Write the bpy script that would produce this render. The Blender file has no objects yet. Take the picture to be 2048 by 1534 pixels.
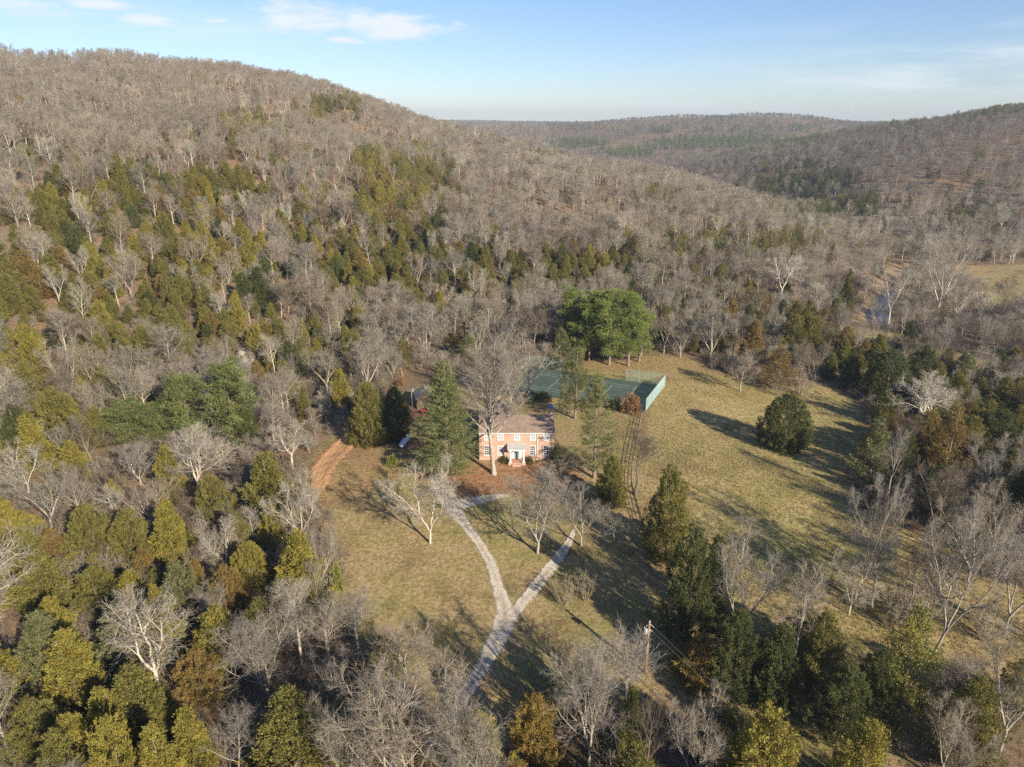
import bpy, math, random
import numpy as np
from mathutils import Vector, Matrix
R = math.radians
SC = bpy.context.scene
COL = SC.collection

# ------------------------------------------------------------------ camera
CAMZ = 58.0
PITCH = 20.2
FPX = 1421.0                       # focal length in pixels of the 2048 px wide frame
cd = bpy.data.cameras.new("camera")
cd.sensor_width = 36.0
cd.lens = 36.0 * FPX / 2048.0
cd.clip_start = 0.5
cd.clip_end = 20000.0
cam = bpy.data.objects.new("camera", cd)
COL.objects.link(cam)
cam.location = (0, 0, CAMZ)
cam.rotation_euler = (R(90 - PITCH), 0, 0)
SC.camera = cam

# ------------------------------------------------------------------ sun, sky, exposure
SUN_EL = 25.5
SUN_AZ = 40.0                      # degrees right of straight behind the camera
sv = Vector((math.sin(R(SUN_AZ)) * math.cos(R(SUN_EL)), -math.cos(R(SUN_AZ)) * math.cos(R(SUN_EL)), math.sin(R(SUN_EL))))
sd = bpy.data.lights.new("sun", 'SUN')
sd.energy = 5.0
sd.angle = R(0.5)
sd.color = (1.0, 0.89, 0.73)
sun = bpy.data.objects.new("sun", sd)
COL.objects.link(sun)
sun.rotation_euler = sv.to_track_quat('Z', 'Y').to_euler()

SC.view_settings.view_transform = 'Standard'
SC.view_settings.look = 'None'
SC.view_settings.exposure = 0.82
SC.view_settings.gamma = 1.0

W = bpy.data.worlds.new("World")
SC.world = W
W.use_nodes = True
nt = W.node_tree
nt.nodes.clear()
N = nt.nodes.new
L = nt.links.new
def mth(nt, op, a, b=None, c=None, clamp=False):
    n = nt.nodes.new('ShaderNodeMath'); n.operation = op; n.use_clamp = clamp
    for i, v in enumerate((a, b, c)):
        if v is None: continue
        if isinstance(v, (int, float)): n.inputs[i].default_value = v
        else: nt.links.new(v, n.inputs[i])
    return n.outputs[0]
sky = N('ShaderNodeTexSky')
sky.sky_type = 'NISHITA'
sky.sun_disc = False
sky.sun_elevation = R(SUN_EL)
sky.sun_rotation = R(180 - SUN_AZ)
sky.air_density = 1.0
sky.dust_density = 0.1
sky.ozone_density = 2.2
bg = N('ShaderNodeBackground'); bg.inputs[1].default_value = 0.070
tn_ = N('ShaderNodeMix'); tn_.data_type = 'RGBA'; tn_.blend_type = 'MULTIPLY'; tn_.inputs[0].default_value = 1; tn_.inputs[7].default_value = (.87, .95, 1.19, 1)
L(sky.outputs[0], tn_.inputs[6]); L(tn_.outputs[2], bg.inputs[0])
tc = N('ShaderNodeTexCoord')
sep = N('ShaderNodeSeparateXYZ'); L(tc.outputs['Generated'], sep.inputs[0])
az_ = mth(nt, 'ARCTAN2', sep.outputs[0], sep.outputs[1])
el_ = mth(nt, 'ARCSINE', sep.outputs[2])
def pix_azel(px, py):
    a = (px - 1024) / FPX; b = (py - 767) / FPX
    c, s = math.cos(R(PITCH)), math.sin(R(PITCH))
    X, Y, Z = a, c - b * s, -s - b * c
    return math.atan2(X, Y), math.atan2(Z, math.hypot(X, Y))
cmb = N('ShaderNodeCombineXYZ'); L(az_, cmb.inputs[0]); L(mth(nt, 'MULTIPLY', el_, 3.2), cmb.inputs[1])
n1 = N('ShaderNodeTexNoise'); n1.inputs['Scale'].default_value = 11; n1.inputs['Detail'].default_value = 9
n1.inputs['Roughness'].default_value = 0.6; L(cmb.outputs[0], n1.inputs['Vector'])
cmb2 = N('ShaderNodeCombineXYZ'); L(az_, cmb2.inputs[0]); L(mth(nt, 'MULTIPLY', el_, 7.0), cmb2.inputs[1])
n2 = N('ShaderNodeTexNoise'); n2.inputs['Scale'].default_value = 5; n2.inputs['Detail'].default_value = 8
n2.inputs['Roughness'].default_value = 0.62; L(cmb2.outputs[0], n2.inputs['Vector'])
def blob(px, py, wx, wy):
    a0, e0 = pix_azel(px, py)
    x = mth(nt, 'DIVIDE', mth(nt, 'SUBTRACT', az_, a0), wx / FPX)
    y = mth(nt, 'DIVIDE', mth(nt, 'SUBTRACT', el_, e0), wy / FPX)
    r2 = mth(nt, 'ADD', mth(nt, 'MULTIPLY', x, x), mth(nt, 'MULTIPLY', y, y))
    return mth(nt, 'EXPONENT', mth(nt, 'MULTIPLY', r2, -1.0))
def addall(lst):
    s = lst[0]
    for q in lst[1:]: s = mth(nt, 'MAXIMUM', s, q)
    return s
puffs = addall([blob(600, 36, 150, 38), blob(775, 48, 140, 32), blob(290, 40, 55, 15), blob(685, 80, 45, 10),
                mth(nt, 'MULTIPLY', blob(60, 22, 130, 28), 0.7), mth(nt, 'MULTIPLY', blob(440, 40, 40, 9), 0.8), blob(200, 10, 70, 14)])
m1 = mth(nt, 'ADD', puffs, mth(nt, 'MULTIPLY', n1.outputs[0], 2.4))
m1 = mth(nt, 'MULTIPLY', mth(nt, 'SUBTRACT', m1, 1.66), 2.0, clamp=True)
thin = addall([mth(nt, 'MULTIPLY', blob(1980, 108, 300, 16), 0.95), blob(1990, 150, 380, 30), mth(nt, 'MULTIPLY', blob(1260, 182, 60, 9), 0.6),
               mth(nt, 'MULTIPLY', blob(1121, 166, 14, 9), 0.7), mth(nt, 'MULTIPLY', blob(1150, 218, 800, 16), 0.7),
               mth(nt, 'MULTIPLY', blob(1900, 50, 250, 10), 0.45), mth(nt, 'MULTIPLY', blob(200, 45, 420, 40), 0.6)])
m2 = mth(nt, 'MULTIPLY', thin, mth(nt, 'MULTIPLY', mth(nt, 'SUBTRACT', n2.outputs[0], 0.40), 4.0, clamp=True))
m2 = mth(nt, 'MULTIPLY', m2, 0.9)
cm = mth(nt, 'MAXIMUM', m1, m2, clamp=True)
cbg = N('ShaderNodeBackground'); cbg.inputs[0].default_value = (0.90, 0.95, 1.0, 1); cbg.inputs[1].default_value = 0.58
mx = N('ShaderNodeMixShader'); L(mth(nt, 'MULTIPLY', cm, 0.93), mx.inputs[0]); L(bg.outputs[0], mx.inputs[1]); L(cbg.outputs[0], mx.inputs[2])
wo = N('ShaderNodeOutputWorld'); L(mx.outputs[0], wo.inputs[0])

# ------------------------------------------------------------------ helpers
def tag(o, label=None, cat=None, group=None, kind=None):
    if label: o["label"] = label
    if cat: o["category"] = cat
    if group: o["group"] = group
    if kind: o["kind"] = kind
    return o
def new_obj(name, mesh, parent=None, loc=None):
    o = bpy.data.objects.new(name, mesh); COL.objects.link(o)
    if parent: o.parent = parent
    if loc is not None: o.location = loc
    return o
def empty(name, loc, rz=0.0):
    o = bpy.data.objects.new(name, None); COL.objects.link(o)
    o.empty_display_size = 0.3
    o.location = loc; o.rotation_euler = (0, 0, rz)
    return o
def np_mesh(name, V, F, mat=None, tint=None, smooth=False, attrs=None):
    """V: n x 3, F: m x k (k = 3 or 4)"""
    V = np.asarray(V, np.float32); F = np.asarray(F, np.int32)
    me = bpy.data.meshes.new(name)
    m, k = F.shape
    me.vertices.add(len(V)); me.vertices.foreach_set("co", V.ravel())
    me.loops.add(m * k); me.loops.foreach_set("vertex_index", F.ravel())
    me.polygons.add(m)
    me.polygons.foreach_set("loop_start", np.arange(m, dtype=np.int32) * k)
    if smooth: me.polygons.foreach_set("use_smooth", np.ones(m, bool))
    if tint is not None:
        a = me.attributes.new("tint", 'FLOAT', 'FACE'); a.data.foreach_set("value", np.asarray(tint, np.float32))
    for nm, arr in (attrs or {}).items():
        a = me.attributes.new(nm, 'FLOAT', 'POINT'); a.data.foreach_set("value", np.asarray(arr, np.float32))
    me.update(calc_edges=True)
    if mat: me.materials.append(mat)
    return me
class MB:
    """collects boxes, quads and tubes of one part into one mesh"""
    def __init__(s): s.v = []; s.f = []
    def box(s, x0, x1, y0, y1, z0, z1):
        i = len(s.v)
        s.v += [(x0,y0,z0),(x1,y0,z0),(x1,y1,z0),(x0,y1,z0),(x0,y0,z1),(x1,y0,z1),(x1,y1,z1),(x0,y1,z1)]
        s.f += [(i,i+3,i+2,i+1),(i+4,i+5,i+6,i+7),(i,i+1,i+5,i+4),(i+1,i+2,i+6,i+5),(i+2,i+3,i+7,i+6),(i+3,i,i+4,i+7)]
        return s
    def poly(s, pts):
        i = len(s.v); s.v += [tuple(p) for p in pts]; s.f.append(tuple(range(i, i + len(pts)))); return s
    def tube(s, pts, rad, k=8, cap=True):
        pts = [Vector(p) for p in pts]
        if isinstance(rad, (int, float)): rad = [rad] * len(pts)
        rings = []
        for j, p in enumerate(pts):
            d = (pts[min(j+1, len(pts)-1)] - pts[max(j-1, 0)]).normalized()
            a = Vector((0,0,1)) if abs(d.z) < .9 else Vector((1,0,0))
            u = d.cross(a).normalized(); w = d.cross(u)
            i = len(s.v); rings.append(i)
            for q in range(k):
                t = 2*math.pi*q/k
                s.v.append(tuple(p + (u*math.cos(t) + w*math.sin(t))*rad[j]))
        for a, b in zip(rings, rings[1:]):
            for q in range(k):
                r = (q+1) % k
                s.f.append((a+q, b+q, b+r, a+r))
        if cap:
            s.f.append(tuple(rings[0]+q for q in range(k)))
            s.f.append(tuple(rings[-1]+k-1-q for q in range(k)))
        return s
    def build(s, name, mat, parent=None, smooth=False, bevel=0):
        me = bpy.data.meshes.new(name); me.from_pydata(s.v, [], s.f); me.update()
        me.materials.append(mat)
        if smooth:
            for p in me.polygons: p.use_smooth = True
        o = new_obj(name, me, parent)
        if bevel:
            b = o.modifiers.new("bevel", 'BEVEL'); b.width = bevel; b.segments = 2; b.limit_method = 'ANGLE'
        return o

# ------------------------------------------------------------------ terrain heights
AZC = [-180, -95, -60, -33.2, -25, -18.7, -11.9, -5.8, 3.8, 11.8, 18.9, 26.6, 34, 60, 95, 180]
DC = [0, 60, 80, 100, 117, 150, 180, 200, 230, 260, 300, 350, 400, 450, 500, 560, 620, 700, 800, 900, 1000, 1200, 1400, 1800, 2200, 3000, 4000, 5300]
def prof(*pts):
    xs = [0, 60, 80, 100, 117] + [p[0] for p in pts]; ys = [-7, -6.5, -4.5, -2, 0] + [p[1] for p in pts]
    return np.interp(DC, xs, ys)
PR = [
 np.interp(DC, [0, 60, 200, 600, 5300], [-7, -7, -4, 20, 40]),
 np.interp(DC, [0, 60, 200, 600, 5300], [-7, -7, -2, 40, 40]),
 prof((150,4),(200,16),(300,44),(400,62),(520,80),(600,86),(800,90),(5300,50)),
 prof((150,2),(200,14),(250,28),(300,41),(350,52),(400,64),(450,75),(520,86),(600,91),(800,93),(1500,60),(5300,50)),
 prof((155,1),(200,11),(260,27),(300,36),(400,60),(450,71),(540,85),(620,90),(800,90),(1500,60),(5300,50)),
 prof((165,0),(220,11),(260,20),(300,30),(400,53),(500,73),(560,83),(620,88),(700,89),(800,87),(1500,50),(5300,50)),
 prof((190,0),(250,9),(300,19),(400,38),(500,57),(600,70),(700,74),(900,66),(1500,20),(2200,40),(5300,50)),
 prof((200,0),(300,14),(400,27),(500,38),(640,49),(800,46),(1000,30),(1400,0),(2200,40),(3000,45),(5300,62)),
 prof((215,0),(300,8),(400,16),(500,24),(640,30),(700,25),(800,8),(900,-8),(1400,-12),(1800,18),(2200,46),(3000,34),(5300,50)),
 prof((230,0),(300,5),(400,11),(500,16),(560,15),(640,4),(800,-14),(1100,-10),(1400,-8),(1800,36),(2200,68),(2700,40),(5300,40)),
 prof((140,-1),(230,-1),(300,3),(400,9),(470,8),(530,-3),(620,-15),(700,-4),(800,10),(900,20),(1000,22),(1200,10),(1400,0),(1800,44),(2200,76),(2700,42),(5300,40)),
 prof((140,-2),(230,-6),(280,-9.5),(340,-8),(380,-5),(420,-10),(500,-8),(600,5),(700,20),(800,32),(900,42),(1000,50),(1200,49),(1500,30),(2200,40),(5300,50)),
 prof((140,-3),(230,-7),(280,-9),(460,-8),(550,3),(700,28),(800,43),(950,63),(1200,65),(2000,50),(5300,50)),
 prof((140,-3),(230,-7),(280,-9),(460,-8),(550,3),(700,28),(800,43),(950,63),(1200,65),(2000,50),(5300,50)),
 np.interp(DC, [0, 60, 200, 600, 5300], [-7, -7, -5, 30, 40]),
 np.interp(DC, [0, 60, 200, 600, 5300], [-7, -7, -4, 20, 40])]
PR = np.array(PR)
_az = np.arange(-180, 181, 1.0)
_lu = np.arange(0, 400)                      # index -> distance, denser near
def _d_of(u): return 0.5 * u + 0.5 * (np.exp(u / 45.0) - 1.0) * 1.55
_ds = _d_of(_lu.astype(float))
_G = np.zeros((len(_az), len(_ds)))
for i, r in enumerate(PR): pass
_rows = np.array([np.interp(_ds, DC, r) for r in PR])
for j in range(len(_ds)): _G[:, j] = np.interp(_az, AZC, _rows[:, j])
def _smooth(G, n, axis):
    k = np.exp(-np.linspace(-2, 2, 2*n+1)**2); k /= k.sum()
    P = np.pad(G, [(n, n) if a == axis else (0, 0) for a in (0, 1)], mode='edge')
    out = np.zeros_like(G)
    for i, w in enumerate(k):
        out += w * (P[i:i+G.shape[0], :] if axis == 0 else P[:, i:i+G.shape[1]])
    return out
_G = _smooth(_smooth(_G, 3, 0), 4, 1)
def _und(x, y):
    return (np.sin(x*.031+1.3)*np.cos(y*.027+.4)*2.0 + np.sin(x*.072+y*.051)*.9 + np.sin(x*.013-y*.017+2)*3.2 + np.sin(x*.15-y*.11)*.25)
def height(x, y):
    x = np.asarray(x, float); y = np.asarray(y, float)
    d = np.hypot(x, y); az = np.degrees(np.arctan2(x, y))
    u = np.interp(d, _ds, _lu); a = np.clip(az + 180, 0, 359.999)
    i = a.astype(int); fa = a - i
    j = np.clip(u.astype(int), 0, len(_lu)-2); fu = u - j
    z = (_G[i, j]*(1-fa)*(1-fu) + _G[i+1, j]*fa*(1-fu) + _G[i, j+1]*(1-fa)*fu + _G[i+1, j+1]*fa*fu)
    return z + _und(x, y) * np.clip((d-200)/150, 0, 1) * np.clip((z + 6) / 10, 0.0, 1)
def H1(x, y): return float(height(np.array([x]), np.array([y]))[0])
_c, _s = math.cos(R(PITCH)), math.sin(R(PITCH))
def at(px, py, dmin=5.0, dz=0.0):
    """the ground point seen at this spot of the photograph"""
    a = (px-1024)/FPX; b = (py-767)/FPX
    X, Y, Z = a, _c-b*_s, -_s-b*_c
    h = math.hypot(X, Y); X /= h; Y /= h; Z /= h
    t = np.concatenate([np.arange(dmin, 400, .5), np.arange(400, 5000, 4)])
    g = CAMZ + Z*t - height(X*t, Y*t) - dz
    k = np.where(g < 0)[0]
    if len(k) == 0: t0 = 1200.0
    elif k[0] == 0: t0 = t[0]
    else:
        k = k[0]; t0 = t[k-1] + (t[k]-t[k-1]) * g[k-1]/(g[k-1]-g[k])
    return X*t0, Y*t0, H1(X*t0, Y*t0)
def proj(x, y, z):
    """point -> pixel of the 2048 px frame and depth"""
    z = z - CAMZ
    dep = y*_c - z*_s; up = y*_s + z*_c
    dep = np.where(np.abs(dep) < 1e-3, 1e-3, dep)
    return 1024 + FPX*x/dep, 767 - FPX*up/dep, dep
def in_poly(x, y, P):
    x = np.asarray(x); y = np.asarray(y); c = np.zeros(x.shape, bool)
    n = len(P)
    for i in range(n):
        x1, y1 = P[i]; x2, y2 = P[(i+1) % n]
        if y1 == y2: continue
        k = ((y1 > y) != (y2 > y)) & (x < (x2-x1)*(y-y1)/(y2-y1)+x1)
        c ^= k
    return c
def gpoly(pts): return [at(*p)[:2] for p in pts]
OPEN = gpoly([(625,925),(650,880),(690,855),(720,840),(800,790),(850,770),(1000,745),(1050,728),(1140,722),(1240,722),(1320,712),(1370,718),(1440,742),(1500,768),(1590,778),
              (1640,762),(1700,790),(1735,830),(1740,870),(1715,930),(1700,980),(1730,1030),(1850,1075),(2100,1140),(2250,1260),(2100,1400),(1870,1480),(1720,1620),(1570,1620),(1450,1450),(1330,1395),(1240,1420),(1110,1400),(1030,1500),
              (900,1580),(885,1500),(930,1440),(800,1340),(720,1300),(690,1210),(690,1100),(650,1010),(620,960)])
FIELD = gpoly([(1880,560),(1900,532),(2100,528),(2300,540),(2300,640),(2048,625),(1960,600)])
STRIP = gpoly([(1660,630),(1700,632),(1850,680),(1960,712),(2150,760),(2150,790),(1960,740),(1850,712),(1700,662)])
RIVER = gpoly([(1752,592),(1770,560),(1800,530),(1836,524),(1836,531),(1802,550),(1790,590),(1784,632),(1765,644),(1738,642),(1734,622)])
def pdist(x, y, P):
    """distance to polygon outline"""
    x = np.asarray(x, float); y = np.asarray(y, float); best = np.full(x.shape, 1e9)
    for i in range(len(P)):
        ax, ay = P[i]; bx, by = P[(i+1) % len(P)]
        dx, dy = bx-ax, by-ay
        t = np.clip(((x-ax)*dx+(y-ay)*dy)/(dx*dx+dy*dy+1e-9), 0, 1)
        best = np.minimum(best, np.hypot(x-ax-t*dx, y-ay-t*dy))
    return best
def sdf(x, y, P): return np.where(in_poly(x, y, P), 1, -1) * pdist(x, y, P)

# ------------------------------------------------------------------ materials
MATS = {}
def ramp(nt, fac, stops):
    r = nt.nodes.new('ShaderNodeValToRGB'); cr = r.color_ramp
    while len(cr.elements) > 1: cr.elements.remove(cr.elements[-1])
    cr.elements[0].position = stops[0][0]; cr.elements[0].color = (*stops[0][1], 1)
    for p, c in stops[1:]:
        e = cr.elements.new(p); e.color = (*c, 1)
    nt.links.new(fac, r.inputs[0]); return r.outputs[0]
def noise(nt, scale, detail=4, rough=.55, vec=None, dist=0):
    n = nt.nodes.new('ShaderNodeTexNoise'); n.inputs['Scale'].default_value = scale; n.inputs['Detail'].default_value = detail
    n.inputs['Roughness'].default_value = rough; n.inputs['Distortion'].default_value = dist
    if vec is None:
        g = nt.nodes.new('ShaderNodeNewGeometry'); vec = g.outputs['Position']
    nt.links.new(vec, n.inputs['Vector']); return n.outputs[0]
def mixc(nt, f, a, b, mode='MIX'):
    m = nt.nodes.new('ShaderNodeMix'); m.data_type = 'RGBA'; m.blend_type = mode
    for idx, v in ((0, f), (6, a), (7, b)):
        if isinstance(v, (int, float)): m.inputs[idx].default_value = v
        elif isinstance(v, tuple): m.inputs[idx].default_value = (*v, 1)
        else: nt.links.new(v, m.inputs[idx])
    return m.outputs[2]
def attr(nt, name, typ='GEOMETRY'):
    a = nt.nodes.new('ShaderNodeAttribute'); a.attribute_name = name; a.attribute_type = typ; return a
def mat(name, col=(.5,.5,.5), rough=.8, metal=0, fn=None, bump=None, spec=.3):
    m = bpy.data.materials.new(name); m.use_nodes = True; nt = m.node_tree
    b = nt.nodes['Principled BSDF']
    b.inputs['Base Color'].default_value = (*col, 1); b.inputs['Roughness'].default_value = rough
    b.inputs['Metallic'].default_value = metal; b.inputs['Specular IOR Level'].default_value = spec
    if fn: 
        c = fn(nt, b)
        if c is not None: nt.links.new(c, b.inputs['Base Color'])
    else:
        c = mixc(nt, ramp(nt, noise(nt, 2.5, 6), [(.3, (0,0,0)), (.75, (1,1,1))]), tuple(x*.82 for x in col), tuple(min(1, x*1.12) for x in col))
        nt.links.new(c, b.inputs['Base Color'])
    if bump:
        bn = nt.nodes.new('ShaderNodeBump'); bn.inputs['Strength'].default_value = bump[1]; bn.inputs['Distance'].default_value = bump[2]
        nt.links.new(noise(nt, bump[0], 5), bn.inputs['Height']); nt.links.new(bn.outputs[0], b.inputs['Normal'])
    MATS[name] = m
    return m

def ground_fn(nt, b):
    fine = noise(nt, 1.6, 8, .75); mid = noise(nt, .22, 6, .65); big = noise(nt, .035, 5, .6); vf = noise(nt, 6.5, 3, .8)
    dry = ramp(nt, fine, [(.28, (.14,.095,.045)), (.45, (.33,.24,.12)), (.58, (.48,.365,.19)), (.75, (.60,.48,.28))])
    grn = ramp(nt, fine, [(.28, (.11,.11,.034)), (.5, (.30,.285,.09)), (.75, (.47,.43,.17))])
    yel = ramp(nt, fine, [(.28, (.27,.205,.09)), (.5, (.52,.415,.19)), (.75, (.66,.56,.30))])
    brn = ramp(nt, fine, [(.28, (.10,.062,.038)), (.5, (.2,.135,.08)), (.75, (.32,.23,.14))])
    gm = mth(nt, 'MULTIPLY', mth(nt, 'SUBTRACT', mth(nt, 'ADD', mth(nt, 'MULTIPLY', mid, .6), mth(nt, 'MULTIPLY', big, .5)), .485), 5.5, clamp=True)
    bm = mth(nt, 'MULTIPLY', mth(nt, 'SUBTRACT', noise(nt, .11, 5, .6), .52), 7, clamp=True)
    mead = mixc(nt, gm, dry, grn)
    mead = mixc(nt, mth(nt, 'MULTIPLY', attr(nt, 'yellow_grass').outputs['Fac'], .75), mead, mixc(nt, gm, yel, grn))
    mead = mixc(nt, mth(nt, 'MULTIPLY', bm, .7), mead, brn)
    lit = ramp(nt, fine, [(.28, (.09,.06,.037)), (.45, (.20,.14,.088)), (.6, (.32,.235,.15)), (.75, (.44,.34,.23))])
    red = ramp(nt, fine, [(.28, (.14,.075,.038)), (.45, (.30,.165,.085)), (.6, (.44,.26,.14)), (.75, (.54,.37,.22))])
    lit = mixc(nt, mth(nt, 'MULTIPLY', mth(nt, 'MULTIPLY', mth(nt, 'SUBTRACT', noise(nt, .05, 4), .48), 4, clamp=True), .6), lit, red)
    e = mth(nt, 'MULTIPLY', mth(nt, 'SUBTRACT', noise(nt, .5, 6, .7), .5), 1.1)
    wm = mth(nt, 'MULTIPLY', mth(nt, 'SUBTRACT', mth(nt, 'ADD', attr(nt, 'wood').outputs['Fac'], e), .3), 2.4, clamp=True)
    c = mixc(nt, wm, mead, lit)
    rm = mth(nt, 'MULTIPLY', mth(nt, 'SUBTRACT', mth(nt, 'ADD', attr(nt, 'leafy').outputs['Fac'], e), .38), 2.2, clamp=True)
    c = mixc(nt, rm, c, red)
    sm = mth(nt, 'MULTIPLY', mth(nt, 'SUBTRACT', mth(nt, 'ADD', attr(nt, 'bank').outputs['Fac'], e), .4), 2.4, clamp=True)
    c = mixc(nt, sm, c, ramp(nt, fine, [(.3, (.24,.15,.08)), (.7, (.5,.36,.22))]))
    sp = mth(nt, 'MULTIPLY', mth(nt, 'SUBTRACT', vf, .3), 1.6, clamp=True)
    c = mixc(nt, .55, c, mixc(nt, sp, (.35,.35,.35), (1.65,1.6,1.5)), 'MULTIPLY')
    bn = nt.nodes.new('ShaderNodeBump'); bn.inputs['Strength'].default_value = .8; bn.inputs['Distance'].default_value = .35
    nt.links.new(mth(nt, 'ADD', fine, mth(nt, 'MULTIPLY', vf, .4)), bn.inputs['Height']); nt.links.new(bn.outputs[0], b.inputs['Normal'])
    return c
M_GROUND = mat("ground_soil", rough=1, fn=ground_fn, spec=.05)

def wood_fn(lo, hi, k=1.0, tonek=1.0):
    def fn(nt, b):
        t = attr(nt, 'tone', 'INSTANCER').outputs['Color']
        g = nt.nodes.new('ShaderNodeTexCoord').outputs['Object']
        n = noise(nt, 3.0*k, 5, .7, g)
        c = ramp(nt, n, [(.3, lo), (.7, hi)])
        return mixc(nt, 1.0, c, t, 'MULTIPLY')
    return fn
M_TWIG = mat("twig_bark", rough=.9, fn=wood_fn((.46,.44,.41), (.80,.77,.72), .6), spec=.1)
M_BARK = mat("trunk_bark", rough=.95, fn=wood_fn((.50,.47,.43), (1.2,1.15,1.08), 1.6), spec=.1)
M_CONBARK = mat("conifer_bark", rough=.95, fn=lambda nt, b: ramp(nt, noise(nt, 4, 6, .7, nt.nodes.new('ShaderNodeTexCoord').outputs['Object']), [(.3, (.13,.09,.07)), (.7, (.34,.27,.22))]), spec=.1)
def leaf_fn(nt, b):
    t = attr(nt, 'tone', 'INSTANCER').outputs['Color']
    ti = attr(nt, 'tint').outputs['Fac']
    g = nt.nodes.new('ShaderNodeTexCoord').outputs['Object']
    n = noise(nt, .55, 4, .7, g)
    # browner tips in patches
    c = mixc(nt, mth(nt, 'MULTIPLY', mth(nt, 'SUBTRACT', n, .50), 3.4, clamp=True), t, mixc(nt, 1.0, t, (1.26, .97, .82), 'MULTIPLY'))
    m = nt.nodes.new('ShaderNodeMix'); m.data_type = 'RGBA'; m.blend_type = 'MULTIPLY'; m.inputs[0].default_value = 1
    nt.links.new(c, m.inputs[6])
    cc = nt.nodes.new('ShaderNodeCombineColor')
    for i in range(3): nt.links.new(ti, cc.inputs[i])
    nt.links.new(cc.outputs[0], m.inputs[7])
    return m.outputs[2]
def leafmat(name, trans=.3):
    m = mat(name, rough=.75, fn=leaf_fn, spec=.15)
    nt = m.node_tree; b = nt.nodes['Principled BSDF']; out = nt.nodes['Material Output']
    tr = nt.nodes.new('ShaderNodeBsdfTranslucent'); mx = nt.nodes.new('ShaderNodeMixShader'); mx.inputs[0].default_value = trans
    src = b.inputs['Base Color'].links[0].from_socket
    nt.links.new(src, tr.inputs[0]); nt.links.new(b.outputs[0], mx.inputs[1]); nt.links.new(tr.outputs[0], mx.inputs[2]); nt.links.new(mx.outputs[0], out.inputs[0])
    return m
M_LEAF = leafmat("evergreen_foliage")

def brick_fn(nt, b):
    tcn = nt.nodes.new('ShaderNodeTexCoord').outputs['Object']
    s = nt.nodes.new('ShaderNodeSeparateXYZ'); nt.links.new(tcn, s.inputs[0])
    cb = nt.nodes.new('ShaderNodeCombineXYZ'); nt.links.new(mth(nt, 'ADD', s.outputs[0], s.outputs[1]), cb.inputs[0]); nt.links.new(s.outputs[2], cb.inputs[1])
    br = nt.nodes.new('ShaderNodeTexBrick'); nt.links.new(cb.outputs[0], br.inputs[0])
    br.inputs['Color1'].default_value = (.44,.245,.17,1); br.inputs['Color2'].default_value = (.54,.335,.245,1); br.inputs['Mortar'].default_value = (.58,.45,.36,1)
    br.inputs['Scale'].default_value = 1; br.inputs['Brick Width'].default_value = .22; br.inputs['Row Height'].default_value = .075; br.inputs['Mortar Size'].default_value = .012
    return mixc(nt, ramp(nt, noise(nt, .9, 5), [(.35, (0,0,0)), (.7, (1,1,1))]), br.outputs[0], mixc(nt, 1.0, br.outputs[0], (.85,.8,.78), 'MULTIPLY'))
M_BRICK = mat("house_brick", rough=.9, fn=brick_fn, spec=.15)
def shingle(c1, c2, c3):
    def fn(nt, b):
        tcn = nt.nodes.new('ShaderNodeTexCoord').outputs['Object']
        br = nt.nodes.new('ShaderNodeTexBrick'); nt.links.new(tcn, br.inputs[0])
        br.inputs['Color1'].default_value = (*c1,1); br.inputs['Color2'].default_value = (*c2,1); br.inputs['Mortar'].default_value = (*c3,1)
        br.inputs['Scale'].default_value = 1; br.inputs['Brick Width'].default_value = .3; br.inputs['Row Height'].default_value = .15; br.inputs['Mortar Size'].default_value = .012; br.inputs['Bias'].default_value = -.1
        return mixc(nt, ramp(nt, noise(nt, 1.3, 6, .7), [(.35, (0,0,0)), (.7, (1,1,1))]), br.outputs[0], mixc(nt, 1.0, br.outputs[0], (.72,.7,.68), 'MULTIPLY'))
    return fn
M_ROOF = mat("roof_shingles", rough=.95, fn=shingle((.30,.215,.165),(.40,.295,.225),(.20,.145,.11)), spec=.1, bump=(9, .5, .03))
M_GREYROOF = mat("grey_shingles", rough=.9, fn=shingle((.22,.21,.2),(.32,.31,.3),(.15,.15,.14)), spec=.1, bump=(9, .5, .03))
M_PORCHROOF = mat("porch_roof_metal", (.46,.46,.44), .6, spec=.3)
M_WHITE = mat("white_paint", (.82,.81,.78), .5, spec=.4)
M_TEAL = mat("door_paint", (.22,.33,.31), .5)
M_BLUE = mat("blue_cap", (.08,.19,.48), .5)
M_POLE = mat("pole_wood", rough=.9, fn=lambda nt, b: ramp(nt, noise(nt, 3, 6, .7), [(.3, (.21,.12,.08)), (.7, (.46,.29,.20))]), spec=.1)
M_PALEPOLE = mat("weathered_wood", (.55,.48,.40), .9)
M_DARKWOOD = mat("dark_rail_wood", (.05,.042,.036), .8)
M_METAL = mat("galvanised_metal", (.42,.42,.40), .6, .2)
M_TANK = mat("tank_paint", (.72,.76,.80), .35, spec=.5)
M_RED = mat("red_paint", (.42,.03,.03), .5)
M_WIRE = mat("wire", (.12,.12,.12), .6)
M_SHED = mat("shed_boards", (.17,.12,.09), .9)
M_RUBBER = mat("rubber", (.03,.03,.03), .8)
def glass_fn(nt, b):
    b.inputs['Roughness'].default_value = .08; b.inputs['Specular IOR Level'].default_value = .9
    return ramp(nt, noise(nt, .8, 2), [(.4, (.03,.035,.04)), (.6, (.10,.115,.13))])
M_GLASS = mat("window_glass", fn=glass_fn)
M_CURTAIN = mat("pale_blind", (.33,.37,.40), .4)
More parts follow.
